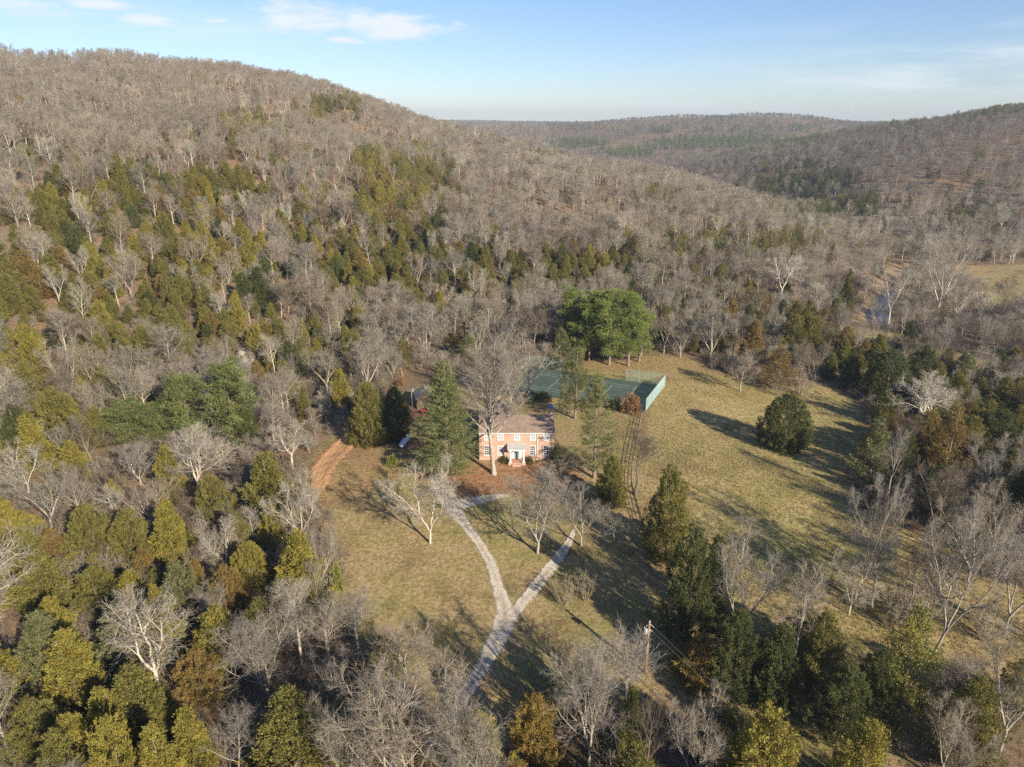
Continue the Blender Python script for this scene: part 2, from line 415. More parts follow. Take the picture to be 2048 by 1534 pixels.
def gravel_fn(nt, b):
    f = noise(nt, 3.5, 8, .8); m = noise(nt, .6, 6, .7)
    c = ramp(nt, f, [(.3, (.26,.215,.16)), (.5, (.54,.475,.38)), (.72, (.78,.71,.60))])
    d = mth(nt, 'MULTIPLY', mth(nt, 'SUBTRACT', m, .5), 5, clamp=True)
    c = mixc(nt, mth(nt, 'MULTIPLY', d, .65), c, (.28,.195,.11))
    mm = mth(nt, 'MULTIPLY', attr(nt, 'mid').outputs['Fac'], mth(nt, 'MULTIPLY', mth(nt, 'SUBTRACT', noise(nt, .45, 5, .7), .42), 6, clamp=True))
    c = mixc(nt, mth(nt, 'MULTIPLY', mm, .7), c, (.27,.21,.105))
    # grass and leaves creep in from the ragged edges
    ed = mth(nt, 'ADD', attr(nt, 'edge').outputs['Fac'], mth(nt, 'MULTIPLY', mth(nt, 'SUBTRACT', noise(nt, .9, 9, .8), .5), 2.9))
    al = mth(nt, 'MULTIPLY', mth(nt, 'SUBTRACT', ed, .42), 2.4, clamp=True)
    nt.links.new(al, b.inputs['Alpha'])
    bn = nt.nodes.new('ShaderNodeBump'); bn.inputs['Strength'].default_value = .7; bn.inputs['Distance'].default_value = .1
    nt.links.new(f, bn.inputs['Height']); nt.links.new(bn.outputs[0], b.inputs['Normal'])
    return c
M_GRAVEL = mat("gravel", rough=1, fn=gravel_fn, spec=.1)
def dirt_fn(nt, b, cs=((.26,.135,.062), (.49,.28,.14), (.62,.40,.22))):
    f = noise(nt, 2.2, 8, .75)
    c = ramp(nt, f, [(.28, cs[0]), (.5, cs[1]), (.72, cs[2])])
    ed = mth(nt, 'ADD', attr(nt, 'edge').outputs['Fac'], mth(nt, 'MULTIPLY', mth(nt, 'SUBTRACT', noise(nt, .9, 8, .75), .5), 2.6))
    nt.links.new(mth(nt, 'MULTIPLY', mth(nt, 'SUBTRACT', ed, .38), 2.4, clamp=True), b.inputs['Alpha'])
    bn = nt.nodes.new('ShaderNodeBump'); bn.inputs['Strength'].default_value = 1; bn.inputs['Distance'].default_value = .3
    nt.links.new(f, bn.inputs['Height']); nt.links.new(bn.outputs[0], b.inputs['Normal'])
    return c
M_TRACK = mat('track_soil', rough=1, spec=.05, fn=lambda nt, b: dirt_fn(nt, b, ((.12,.075,.04), (.26,.175,.095), (.38,.28,.16))))
M_DIRT = mat("orange_clay", rough=1, fn=dirt_fn, spec=.05)
def court_fn(nt, b):
    return mixc(nt, ramp(nt, noise(nt, .9, 8, .8), [(.56, (0,0,0)), (.72, (.8,.8,.8))]), court_base(nt), (.26,.17,.10))
def court_base(nt):
    return mixc(nt, ramp(nt, noise(nt, .35, 7, .7), [(.35, (0,0,0)), (.72, (1,1,1))]), (.050,.080,.062), (.10,.135,.105))
M_COURT = mat("court_paint", rough=.85, fn=court_fn, spec=.2)
def cline_fn(nt, b):
    nt.links.new(ramp(nt, noise(nt, 1.5, 6, .8), [(.38, (.15,.15,.15)), (.52, (1,1,1))]), b.inputs['Alpha']); return None
M_CLINE = mat("court_lines", (.46,.50,.45), .8, fn=cline_fn)
def netting(name, col, alpha):
    def fn(nt, b):
        tcn = nt.nodes.new('ShaderNodeTexCoord').outputs['Object']
        nt.links.new(mth(nt, 'ADD', alpha, mth(nt, 'MULTIPLY', mth(nt, 'SUBTRACT', noise(nt, .8, 5, .7, tcn), .5), .9), clamp=True), b.inputs['Alpha'])
        return None
    m = mat(name, col, .8, fn=fn); m.node_tree.nodes['Principled BSDF'].inputs['Base Color'].default_value = (*col, 1); return m
M_NETGREEN = netting("chain_link_mesh", (.34,.44,.36), .32)
M_NETCYAN = netting("windscreen_mesh", (.36,.52,.50), .66)
def rock_fn(nt, b):
    return ramp(nt, noise(nt, .9, 8, .7, nt.nodes.new('ShaderNodeTexCoord').outputs['Object']), [(.3, (.22,.18,.14)), (.5, (.5,.45,.37)), (.7, (.66,.62,.54))])
M_ROCK = mat("limestone", rough=.95, fn=rock_fn, bump=(1.5, .8, .3), spec=.1)
def water_fn(nt, b):
    b.inputs['Roughness'].default_value = .28; b.inputs['Specular IOR Level'].default_value = .22
    return ramp(nt, noise(nt, .05, 4), [(.4, (.05,.05,.045)), (.6, (.11,.095,.075))])
M_WATER = mat("river_water", fn=water_fn, bump=(1.2, .15, .05))

# ------------------------------------------------------------------ ground sheet
def build_ground():
    azs = np.concatenate([np.arange(-180, -52, 4.0), np.arange(-52, 52, .42), np.arange(52, 180, 4.0)])
    ds = [4.0]
    while ds[-1] < 5200: ds.append(ds[-1] * 1.013)
    ds = np.array(ds); A, D = np.meshgrid(np.radians(azs), ds, indexing='ij')
    X = D*np.sin(A); Y = D*np.cos(A); Z = height(X, Y)
    rv = sdf(X, Y, RIVER)
    Z = Z - np.clip((rv+4)/6, 0, 1) * 1.6
    n, m = X.shape
    V = np.stack([X, Y, Z], -1).reshape(-1, 3)
    ii, jj = np.meshgrid(np.arange(n), np.arange(m-1), indexing='ij'); i2 = (ii+1) % n
    F = np.stack([ii*m+jj, ii*m+jj+1, i2*m+jj+1, i2*m+jj], -1).reshape(-1, 4)
    V = np.vstack([V, [[0, 0, H1(0.01, .01)]]])
    x, y = V[:, 0], V[:, 1]
    so = np.maximum(np.maximum(sdf(x, y, OPEN)/3.0, sdf(x, y, FIELD)/4.0), sdf(x, y, STRIP)/3.0)
    wood = np.clip(.5 - so*.5, 0, 1)
    px = gpoly([(860,935),(950,925),(1110,922),(1180,950),(1130,1000),(1000,990),(930,1000),(830,960),(780,880),(800,800),(850,780),(880,900)])
    leafy = np.clip(.55 + sdf(x, y, px)/5, 0, 1)
    for q in ([(1120,722),(1320,712),(1330,742),(1250,745),(1140,735)], [(690,860),(740,870),(820,900),(800,960),(700,1010),(640,1010),(625,940)]):
        leafy = np.maximum(leafy, np.clip(.42 + sdf(x, y, gpoly(q))/7, 0, .6))
    yellow_grass = np.clip(.5 + sdf(x, y, gpoly([(1310,760),(1500,770),(1640,770),(1730,850),(1690,1000),(1900,1120),(2100,1300),(1600,1250),(1400,1020),(1320,930),(1300,820)]))/20, 0, 1)  # mask of the yellower grass in the right-hand meadow
    bank = np.clip(1 - np.abs(sdf(x, y, RIVER))/7, 0, 1)
    for q in ([(1740,590),(1750,560),(1775,560),(1800,570),(1790,585),(1760,600)], [(1760,510),(1860,512),(1860,520),(1790,524)]):
        bank = np.maximum(bank, np.clip(.6 + sdf(x, y, gpoly(q))/5, 0, 1))
    me = np_mesh("ground", V[:-1], F, M_GROUND, smooth=True, attrs=dict(wood=wood[:-1], leafy=leafy[:-1], yellow_grass=yellow_grass[:-1], bank=bank[:-1]))
    o = new_obj("ground", me); tag(o, "grassy valley floor and leaf-strewn wooded hills", "ground", kind="structure")
    # small cap below the camera
    k = len(azs); cv = [(4*math.sin(R(a)), 4*math.cos(R(a)), H1(4*math.sin(R(a)), 4*math.cos(R(a)))) for a in azs]
build_ground()
# water
wz = np.mean([at(1780, 600)[2], at(1800, 640)[2]]) - .7
mw = bpy.data.meshes.new("river")
_cx = sum(p[0] for p in RIVER)/len(RIVER); _cy = sum(p[1] for p in RIVER)/len(RIVER)
wv = [(p[0] + (p[0]-_cx)*.05, p[1] + (p[1]-_cy)*.04, wz) for p in RIVER]
mw.from_pydata(wv, [], [tuple(range(len(wv)))]); mw.materials.append(M_WATER); mw.update()
tag(new_obj("river", mw), "still blue river between sandy banks at the foot of the right hill", "river", kind="structure")

def ribbon(name, pts, widths, material, lift, label, cat, ridge=None, nacross=9):
    """draped strip along points of the photograph"""
    P = np.array([at(*p)[:2] for p in pts]); Wd = np.array(widths, float)
    seg = np.r_[0, np.cumsum(np.hypot(*np.diff(P, axis=0).T))]
    n = max(4, int(seg[-1]/.6)); s = np.linspace(0, seg[-1], n)
    # Catmull-like smoothing of the centre line
    cx = np.interp(s, seg, P[:,0]); cy = np.interp(s, seg, P[:,1]); w = np.interp(s, seg, Wd)
    k = np.hanning(11); k /= k.sum()
    def sm(a): return np.convolve(np.pad(a, 5, mode='reflect', reflect_type='odd'), k, 'valid')
    cx, cy = sm(cx), sm(cy)
    tx, ty = np.gradient(cx), np.gradient(cy); l = np.hypot(tx, ty); nx, ny = -ty/l, tx/l
    u = np.linspace(-1, 1, nacross)
    X = cx[:,None] + nx[:,None]*u*w[:,None]/2; Y = cy[:,None] + ny[:,None]*u*w[:,None]/2
    Z = height(X, Y) + lift
    if ridge is not None: Z = Z + .09*np.sin(X*5.1+Y*3.3)*np.sin(Y*4.7-X*2.1)
    if ridge is not None: Z = Z + ridge(u)[None, :] * np.clip(np.minimum(s, s[-1]-s)/3, 0, 1)[:, None]
    e = np.minimum(1, (1-np.abs(u))*2.2)[None,:] * np.clip(np.minimum(s, s[-1]-s)/1.5, 0, 1)[:,None]
    V = np.stack([X, Y, Z], -1).reshape(-1, 3); m = nacross
    ii, jj = np.meshgrid(np.arange(n-1), np.arange(m-1), indexing='ij')
    F = np.stack([ii*m+jj, (ii+1)*m+jj, (ii+1)*m+jj+1, ii*m+jj+1], -1).reshape(-1, 4)
    o = new_obj(name, np_mesh(name, V, F, material, smooth=True, attrs=dict(edge=e.ravel(), mid=(np.exp(-(u/.22)**2)[None,:]*np.ones((n,1))).ravel())))
    tag(o, label, cat, kind="structure")
    return np.c_[cx, cy], w
ROADS = []
ROADS.append(ribbon("gravel_drive", [(820,1560),(880,1470),(925,1400),(970,1325),(1003,1262),(1012,1225),(998,1180),(984,1130),(958,1085),(932,1052),(910,1020),(893,992),(872,965),(858,945)],
   [2.3,2.3,2.3,2.5,3.9,3.2,2.3,2.0,1.95,2.1,3.8,5.0,2.2,1.4], M_GRAVEL, .05, "pale gravel drive curving up the lawn to the brick house", "drive"))
ROADS.append(ribbon("gravel_drive", [(1010,1248),(1035,1218),(1062,1187),(1098,1140),(1125,1106),(1144,1074),(1150,1052)],
   [2.6,2.2,2.3,2.4,2.1,1.2,.5], M_GRAVEL, .085, "right branch of the pale gravel drive forking off past the shrubs", "drive"))
ROADS.append(ribbon("gravel_drive", [(1030,992),(1000,992),(965,1000),(930,1006),(902,1010)],
   [.9,1.6,2.8,3.8,4.0], M_GRAVEL, .07, "short leafy stretch of gravel drive in front of the brick house", "drive"))
def ridges(u): return .20*np.exp(-((np.abs(u)-.5)/.22)**2) + .05*np.sin(u*23)
TRENCH = ribbon("bare_soil_strip", [(712,866),(684,893),(655,922),(640,950),(634,985)], [5.6,6.4,6.4,5.4,3.6], M_DIRT, .05, "strip of freshly dug orange clay running off behind the house lawn", "soil", ridge=ridges, nacross=21)
for k, q in enumerate(([(1048,1258),(1080,1252),(1140,1240)], [(1062,1282),(1100,1272),(1150,1262)])):
    ribbon("tyre_track", q, [.8,.8,.8], M_TRACK, .045, "faint muddy tyre track crossing the grass right of the drive" + (", upper of two" if k == 0 else ", lower of two"), "track")
ribbon("worn_path", [(1302,800),(1292,830),(1286,870)], [1.8,1.8,1.2], M_TRACK, .045, "short worn dirt path beside the right end of the tennis court", "path")

# ------------------------------------------------------------------ brick house
def build_house():
    X0, X1, Y0, YR, Y1, ZE, ZR = -5.95, 7.62, 117.3, 121.3, 125.3, 5.6, 7.1
    t = empty("brick_house", ((X0+X1)/2, Y0, 0)); ox, oy = (X0+X1)/2, Y0
    tag(t, "two-storey salmon brick house with white windows and a small columned porch", "house")
    x0, x1 = X0-ox, X1-ox; y0, yr, y1 = 0, YR-oy, Y1-oy
    w = MB()
    w.poly([(x0,y0,-.5),(x1,y0,-.5),(x1,y0,ZE),(x0,y0,ZE)]); w.poly([(x1,y1,-.5),(x0,y1,-.5),(x0,y1,ZE),(x1,y1,ZE)])
    w.poly([(x1,y0,-.5),(x1,y1,-.5),(x1,y1,ZE),(x1,yr,ZR-.02),(x1,y0,ZE)]); w.poly([(x0,y1,-.5),(x0,y0,-.5),(x0,y0,ZE),(x0,yr,ZR-.02),(x0,y1,ZE)])
    wall = w.build("wall", M_BRICK, t)
    s = MB(); s.box(x0-.03, x1+.03, -.035, 0, -.3, .55); s.build("brick_plinth", M_BRICK, wall)
    r = MB(); e = .32; g = .12; sl = (ZR-ZE)/(yr-y0)
    za = ZE - e*sl
    r.poly([(x0-g,y0-e,za+.02),(x1+g,y0-e,za+.02),(x1+g,yr,ZR+.1),(x0-g,yr,ZR+.1)])
    r.poly([(x1+g,y1+e,za+.02),(x0-g,y1+e,za+.02),(x0-g,yr,ZR+.1),(x1+g,yr,ZR+.1)])
    r.poly([(x0-g,y0-e,za-.10),(x0-g,yr,ZR-.02),(x1+g,yr,ZR-.02),(x1+g,y0-e,za-.10)]); r.poly([(x1+g,y1+e,za-.1),(x1+g,yr,ZR-.02),(x0-g,yr,ZR-.02),(x0-g,y1+e,za-.1)])
    r.poly([(x0-g,y0-e,za-.1),(x1+g,y0-e,za-.1),(x1+g,y0-e,za+.02),(x0-g,y0-e,za+.02)])
    for xx in (x0-g, x1+g):
        r.poly([(xx,y0-e,za-.1),(xx,yr,ZR-.02),(xx,yr,ZR+.1),(xx,y0-e,za+.02)]); r.poly([(xx,y1+e,za-.1),(xx,yr,ZR-.02),(xx,yr,ZR+.1),(xx,y1+e,za+.02)])
    roof = r.build("roof", M_ROOF, t)
    gu = MB(); gu.box(x0-.1, x1+.1, y0-e-.1, y0-e-.004, za-.12, za-.01); gu.build("gutter", M_WHITE, roof)
    rg = MB(); rg.box(x0-g-.01, x1+g+.01, yr-.14, yr+.14, ZR+.08, ZR+.135); rg.build("ridge_cap", M_ROOF, roof)
    c = MB(); c.box(x1-.78, x1-.06, yr-.1, yr+.75, ZR-.4, 8.55); ch = c.build("chimney", M_BRICK, roof)
    c = MB(); c.box(x1-.82, x1-.02, yr-.14, yr+.79, 8.55, 8.62); c.box(x1-.7, x1-.14, yr-.02, yr+.67, 8.62, 9.0); c.box(x1-.77, x1-.07, yr-.09, yr+.74, 9.0, 9.08)
    cap = c.build("chimney_cap", M_BLUE, t); cap["label"] = "bright blue chimney cap"
    xs = [-4.5-ox, -2.1-ox, .87-ox, 3.75-ox, 6.2-ox]
    def window(cx, z0, z1, hw=.45, pale=False):
        f = MB(); d = .07
        f.box(cx-hw-.10, cx-hw, -d, .01, z0-.02, z1+.10); f.box(cx+hw, cx+hw+.10, -d, .01, z0-.02, z1+.10)
        f.box(cx-hw, cx+hw, -d, .01, z1, z1+.10)
        fr = f.build("window", M_WHITE, t)
        q = MB(); q.box(cx-hw-.15, cx+hw+.15, -.14, .01, z0-.12, z0-.02); q.build("sill", M_WHITE, fr)
        p = MB(); p.poly([(cx-hw,-.015,z0-.02),(cx+hw,-.015,z0-.02),(cx+hw,-.015,z1),(cx-hw,-.015,z1)]); p.build("pane", M_CURTAIN if pale else M_GLASS, fr)
        m = MB(); b = .018
        for k in (1, 2):
            xx = cx-hw+2*hw*k/3; m.box(xx-b, xx+b, -.05, -.02, z0-.02, z1)
        for k in (1, 2, 3):
            zz = z0+(z1-z0)*k/4; bb = .04 if k == 2 else b
            m.box(cx-hw, cx+hw, -.055, -.022, zz-bb, zz+bb)
        m.build("muntins", M_WHITE, fr)
    for i, cx in enumerate(xs):
        window(cx, 4.02, 5.35, pale=True)
        if i != 2: window(cx, 1.0, 2.72, pale=(i == 1))
    # entrance
    cx = xs[2]
    f = MB(); f.box(cx-.95, cx-.48, -.08, .01, .35, 2.45); f.box(cx+.48, cx+.95, -.08, .01, .35, 2.45); f.box(cx-.48, cx+.48, -.08, .01, 2.42, 2.62)
    sur = f.build("door_surround", M_WHITE, t)
    d = MB(); d.box(cx-.47, cx+.47, -.05, .01, .35, 2.41); dr = d.build("door", M_TEAL, t)
    d = MB(); d.tube([(cx+.38,-.05,1.35),(cx+.38,-.11,1.35)], .035, 8); d.build("handle", M_METAL, dr)
    # porch
    yc = 115.75-oy; pcx = .89-ox
    p = MB(); p.poly([(pcx-1.75,yc-.35,2.93),(pcx+1.75,yc-.35,2.93),(pcx+1.75,-.005,3.3),(pcx-1.75,-.005,3.3)])
    p.poly([(pcx-1.75,yc-.35,2.86),(pcx-1.75,-.005,3.2),(pcx+1.75,-.005,3.2),(pcx+1.75,yc-.35,2.86)])
    p.poly([(pcx-1.75,yc-.35,2.86),(pcx+1.75,yc-.35,2.86),(pcx+1.75,yc-.35,2.93),(pcx-1.75,yc-.35,2.93)])
    for sx in (-1.75, 1.75): p.poly([(pcx+sx,yc-.35,2.86),(pcx+sx,-.005,3.2),(pcx+sx,-.005,3.3),(pcx+sx,yc-.35,2.93)])
    por = p.build("porch_roof", M_PORCHROOF, t)
    b = MB(); b.box(pcx-1.55, pcx+1.55, yc-.16, yc+.16, 2.5, 2.85)
    for sx in (-1, 1): b.box(pcx+sx*1.42-.13, pcx+sx*1.42+.13, yc+.163, -.01, 2.5, 2.84)
    b.build("porch_beam", M_WHITE, por)
    for sx in (-1, 1):
        q = MB(); x = pcx+sx*1.2
        q.box(x-.2, x+.2, yc-.2, yc+.2, .17, .32); q.tube([(x,yc,.32),(x,yc,1.2),(x,yc,2.38)], [.155,.15,.125], 12); q.box(x-.18, x+.18, yc-.18, yc+.18, 2.38, 2.495)
        q.build("porch_column", M_WHITE, t)
    q = MB(); q.box(pcx-1.6, pcx+1.6, yc-.4, -.01, -.3, .165); q.box(pcx-.8, pcx+.8, yc-.8, yc-.405, -.3, .05); q.build("porch_step", M_BRICK, t)
    for x in (x1-.25, (xs[3]+.82)):
        q = MB(); q.tube([(x,-.08,.1),(x,-.08,5.35)], .05, 8); q.build("downspout", M_WHITE, t)
    # rear wing with its own roof
    wx0, wx1, wy1, we, wr = -4.6-ox, -1.0-ox, 133.0-oy, 4.6, 6.1
    q = MB(); q.poly([(wx0,y1,-.5),(wx0,y1,we),(wx0,wy1,we),(wx0,wy1,-.5)]); q.poly([(wx1,y1,-.5),(wx1,wy1,-.5),(wx1,wy1,we),(wx1,y1,we)])
    q.poly([(wx0,wy1,-.5),(wx0,wy1,we),((wx0+wx1)/2,wy1,wr),(wx1,wy1,we),(wx1,wy1,-.5)]); q.build("rear_wall", M_BRICK, t)
    q = MB(); m = (wx0+wx1)/2
    q.poly([(wx0-.3,y1-.2,we-.2),(m,y1-.2,wr+.05),(m,wy1+.2,wr+.05),(wx0-.3,wy1+.2,we-.2)]); q.poly([(wx1+.3,y1-.2,we-.2),(wx1+.3,wy1+.2,we-.2),(m,wy1+.2,wr+.05),(m,y1-.2,wr+.05)])
    q.build("rear_roof", M_ROOF, t)
    q = MB(); q.box(m-.5, m+.5, wy1-1.6, wy1-.8, 5.6, 7.6); q.build("chimney", M_BRICK, t)
build_house()

# ------------------------------------------------------------------ tennis court
def build_court():
    A = Vector(at(1060,733)[:2]); B = Vector(at(1315,772)[:2]); D = Vector(at(1010,779)[:2])
    ax = (B-A).normalized(); ay = Vector((ax.y, -ax.x))       # ay: toward the camera
    if ay.dot(D-A) < 0: ay = -ay
    LX, LY = 34.6, 17.6
    A = A - ax*.6
    z = .10
    def P(u, v, zz=z): q = A + ax*u + ay*v; return (q.x, q.y, zz)
    c = MB(); c.poly([P(0,0), P(LX,0), P(LX,LY), P(0,LY)][::-1])
    for a, b in ((P(0,0),P(LX,0)), (P(LX,0),P(LX,LY)), (P(LX,LY),P(0,LY)), (P(0,LY),P(0,0))):
        c.poly([a, b, (b[0],b[1],-.3), (a[0],a[1],-.3)])
    co = c.build("tennis_court", M_COURT); tag(co, "weathered green tennis court with faded white lines behind the house", "tennis court")
    l = MB(); cx, cy = LX/2, LY/2; hl, hs, hd = 11.885, 4.115, 5.485
    def line(u0, v0, u1, v1, w=.06):
        l.poly([P(u0-w,v0-w,z+.012), P(u1+w,v0-w,z+.012), P(u1+w,v1+w,z+.012), P(u0-w,v1+w,z+.012)][::-1])
    for s in (-1, 1):
        line(cx-hl, cy+s*hd, cx+hl, cy+s*hd); line(cx-hl, cy+s*hs, cx+hl, cy+s*hs)
        line(cx+s*hl, cy-hd+.13, cx+s*hl, cy-hs-.13); line(cx+s*hl, cy-hs+.13, cx+s*hl, cy+hs-.13); line(cx+s*hl, cy+hs+.13, cx+s*hl, cy+hd-.13); line(cx+s*6.4, cy-hs+.13, cx+s*6.4, cy+hs-.13)
    line(cx-6.27, cy, cx+6.27, cy)
    l.build("court_lines", M_CLINE, co)
    n = MB(); n.poly([P(cx,cy-hd-.9,.15), P(cx,cy+hd+.9,.15), P(cx,cy+hd+.9,1.05), P(cx,cy-hd-.9,1.05)]);
    t = empty("tennis_net", P(cx, cy, z)); tag(t, "sagging dark tennis net strung across the green court", "net")
    def loc(mb, name, m, parent):
        o = mb.build(name, m, parent); o.matrix_parent_inverse = parent.matrix_basis.inverted(); return o
    loc(n, "netting", netting("net_cord", (.05,.06,.05), .55), t)
    for s in (-1, 1):
        q = MB(); q.tube([P(cx,cy+s*(hd+.92),0), P(cx,cy+s*(hd+.92),1.1)], .05, 8); loc(q, "post", M_DARKWOOD, t)
    def fence(path, hh, netm, label):
        t = empty("chain_link_fence", path[0] + (0,) if len(path[0]) == 2 else path[0]); tag(t, label, "fence")
        for (x0, y0), (x1, y1) in zip(path, path[1:]):
            q = MB(); q.poly([(x0,y0,.12),(x1,y1,.12),(x1,y1,hh),(x0,y0,hh)]); loc(q, "mesh_panel", netm, t)
            q = MB(); q.tube([(x0,y0,hh+.02),(x1,y1,hh+.02)], .03, 6); loc(q, "top_rail", M_METAL, t)
            n = max(1, round(math.hypot(x1-x0, y1-y0)/3.1))
            for k in range(n+1):
                if k == 0 and (x0, y0) != path[0]: continue
                f = k/n; q = MB(); q.tube([(x0+(x1-x0)*f, y0+(y1-y0)*f, -.1), (x0+(x1-x0)*f, y0+(y1-y0)*f, hh+.08)], .045, 6); loc(q, "post", M_METAL, t)
    g = lambda u, v: P(u, v)[:2]
    fence([g(-.3,LY*.8), g(-.3,-.3), g(9.5,-.3)], 2.9, M_NETCYAN2, "pale green chain-link fence around the far left corner of the tennis court")
    fence([g(LX-9,-.3), g(LX+.3,-.3)], 2.9, M_NETGREEN, "see-through green chain-link fence along the far right edge of the tennis court")
    fence([g(LX+.32,-.2), g(LX+.32,LY*.95)], 2.9, M_NETCYAN, "pale turquoise screened fence at the right end of the tennis court")
M_NETCYAN2 = netting("green_screen_mesh", (.36,.48,.43), .55)
build_court()

# ------------------------------------------------------------------ three-rail fence
def build_rail_fence():
    pts = [at(*p) for p in [(1283,824),(1276,862),(1269,900),(1262,940),(1262,975),(1272,1015),(1284,1055)]]
    P = np.array(pts); seg = np.r_[0, np.cumsum(np.hypot(*np.diff(P[:, :2], axis=0).T))]
    n = int(seg[-1]/3.4); s = np.linspace(0, seg[-1], n+1)
    Q = np.c_[np.interp(s, seg, P[:,0]), np.interp(s, seg, P[:,1])]; Z = height(Q[:,0], Q[:,1])
    t = empty("rail_fence", (Q[0][0], Q[0][1], Z[0])); tag(t, "dark three-rail fence running from the tennis court down past the bare tree", "fence")
    inv = Matrix.Translation(t.location).inverted()
    for k in range(n+1):
        q = MB(); q.box(Q[k][0]-.06, Q[k][0]+.06, Q[k][1]-.06, Q[k][1]+.06, Z[k]-.2, Z[k]+1.36)
        q.build("post", M_DARKWOOD, t).matrix_parent_inverse = inv
        if k < n:
            for h in (.42, .84, 1.26):
                q = MB(); a = Vector((Q[k][0], Q[k][1], Z[k]+h)); b = Vector((Q[k+1][0], Q[k+1][1], Z[k+1]+h)); d = (b-a).normalized(); a += d*.072; b -= d*.072
                q.tube([a, b], .05, 4); q.build("rail", M_DARKWOOD, t).matrix_parent_inverse = inv
build_rail_fence()
# pale gate in the shade, bottom right
g0 = at(1583,1408); g1 = at(1617,1456)
t = empty("metal_gate", g0); tag(t, "pale metal gate standing open in deep shade at the bottom right", "gate")
inv = Matrix.Translation(t.location).inverted()
for h in (.35, .7, 1.1):
    q = MB(); q.tube([(g0[0],g0[1],g0[2]+h),(g1[0],g1[1],g1[2]+h)], .035, 6); q.build("bar", M_METAL, t).matrix_parent_inverse = inv
for g in (g0, g1):
    q = MB(); q.tube([(g[0],g[1],g[2]-.1),(g[0],g[1],g[2]+1.25)], .06, 6); q.build("post", M_METAL, t).matrix_parent_inverse = inv

# ------------------------------------------------------------------ utility poles
def top_height(P, ty):
    b = (ty-767)/FPX
    return CAMZ - P[1]*(_s+b*_c)/(_c-b*_s) - P[2]
bp = at(1290,1345)
hp = top_height(bp, 1243)
t = empty("utility_pole", bp); tag(t, "reddish wooden utility pole with a grey transformer near the bottom drive", "utility pole")
q = MB(); q.tube([(0,0,-.3),(0.02,0,hp*.5),(0.06,0,hp)], [.2,.17,.13], 12); q.build("pole", M_POLE, t, smooth=True)
q = MB(); q.tube([(.06,0,hp),(.06,0,hp+.12)], [.14,.05], 10); q.build("pole_cap", M_METAL, t)
q = MB(); q.tube([(-.36,-.1,hp-1.7),(-.36,-.1,hp-1.0)], .21, 14); q.tube([(-.36,-.1,hp-1.0),(-.36,-.1,hp-.93)], [.22,.12], 14); tr = q.build("transformer", M_METAL, t)
q = MB(); q.tube([(-.5,-.1,hp-.87),(-.55,-.1,hp-.68)], [.04,.025], 8); q.build("bushing", M_WHITE, tr)
q = MB(); q.box(-.18,-.1,-.16,-.05,hp-1.7,hp-1.0); q.build("bracket", M_METAL, tr)
q = MB(); q.tube([(-.15,0,hp-.5),(-.34,0,hp-.75)], .022, 8); q.build("cutout_switch", M_WHITE, t)
q = MB(); q.tube([(.1,0,hp-.3),(.6,-.2,hp-.7)], .022, 8); q.build("insulator", M_WHITE, t)
q = MB(); q.tube([(.1,0,hp-1.1),(.45,-.15,hp-1.35)], .035, 8); q.build("insulator", M_WHITE, t)
q = MB(); q.tube([(-.24,0,.1),(-.24,0,hp-1.8)], .03, 6); q.build("conduit", M_METAL, t)
# the spans run off to the lower right, out of the picture
nxt = Vector((bp[0]+22, bp[1]-34, bp[2]+hp-1.0))
for k, (a, lab) in enumerate((((.6,-.2,hp-.7), "upper power cable sagging away from the wooden pole"), ((.45,-.15,hp-1.35), "lower power cable sagging away from the wooden pole"))):
    A = Vector(bp)+Vector(a); pts = []
    for i in range(25):
        f = i/24; p = A.lerp(nxt-Vector((0,0,k*.5)), f); p.z -= 4*f*(1-f)*1.1; pts.append(p)
    q = MB(); q.tube(pts, .028, 5); tag(q.build("power_cable", M_WIRE), lab, "cable", "cables of the pole by the drive")
# pole by the shed
bp = at(825,825); hp2 = top_height(bp, 774)
t = empty("utility_pole", bp); tag(t, "pale weathered wooden pole standing beside the shed left of the house", "utility pole")
q = MB(); q.tube([(0,0,-.3),(0,0,hp2)], [.15,.12], 10); q.build("pole", M_PALEPOLE, t, smooth=True)
q = MB(); q.tube([(.32,-.1,hp2-1.0),(.32,-.1,hp2-.35)], .14, 10); q.tube([(.0,0,hp2-.6),(.32,-.1,hp2-.6)], .03, 6); q.build("yard_light", M_WHITE, t)

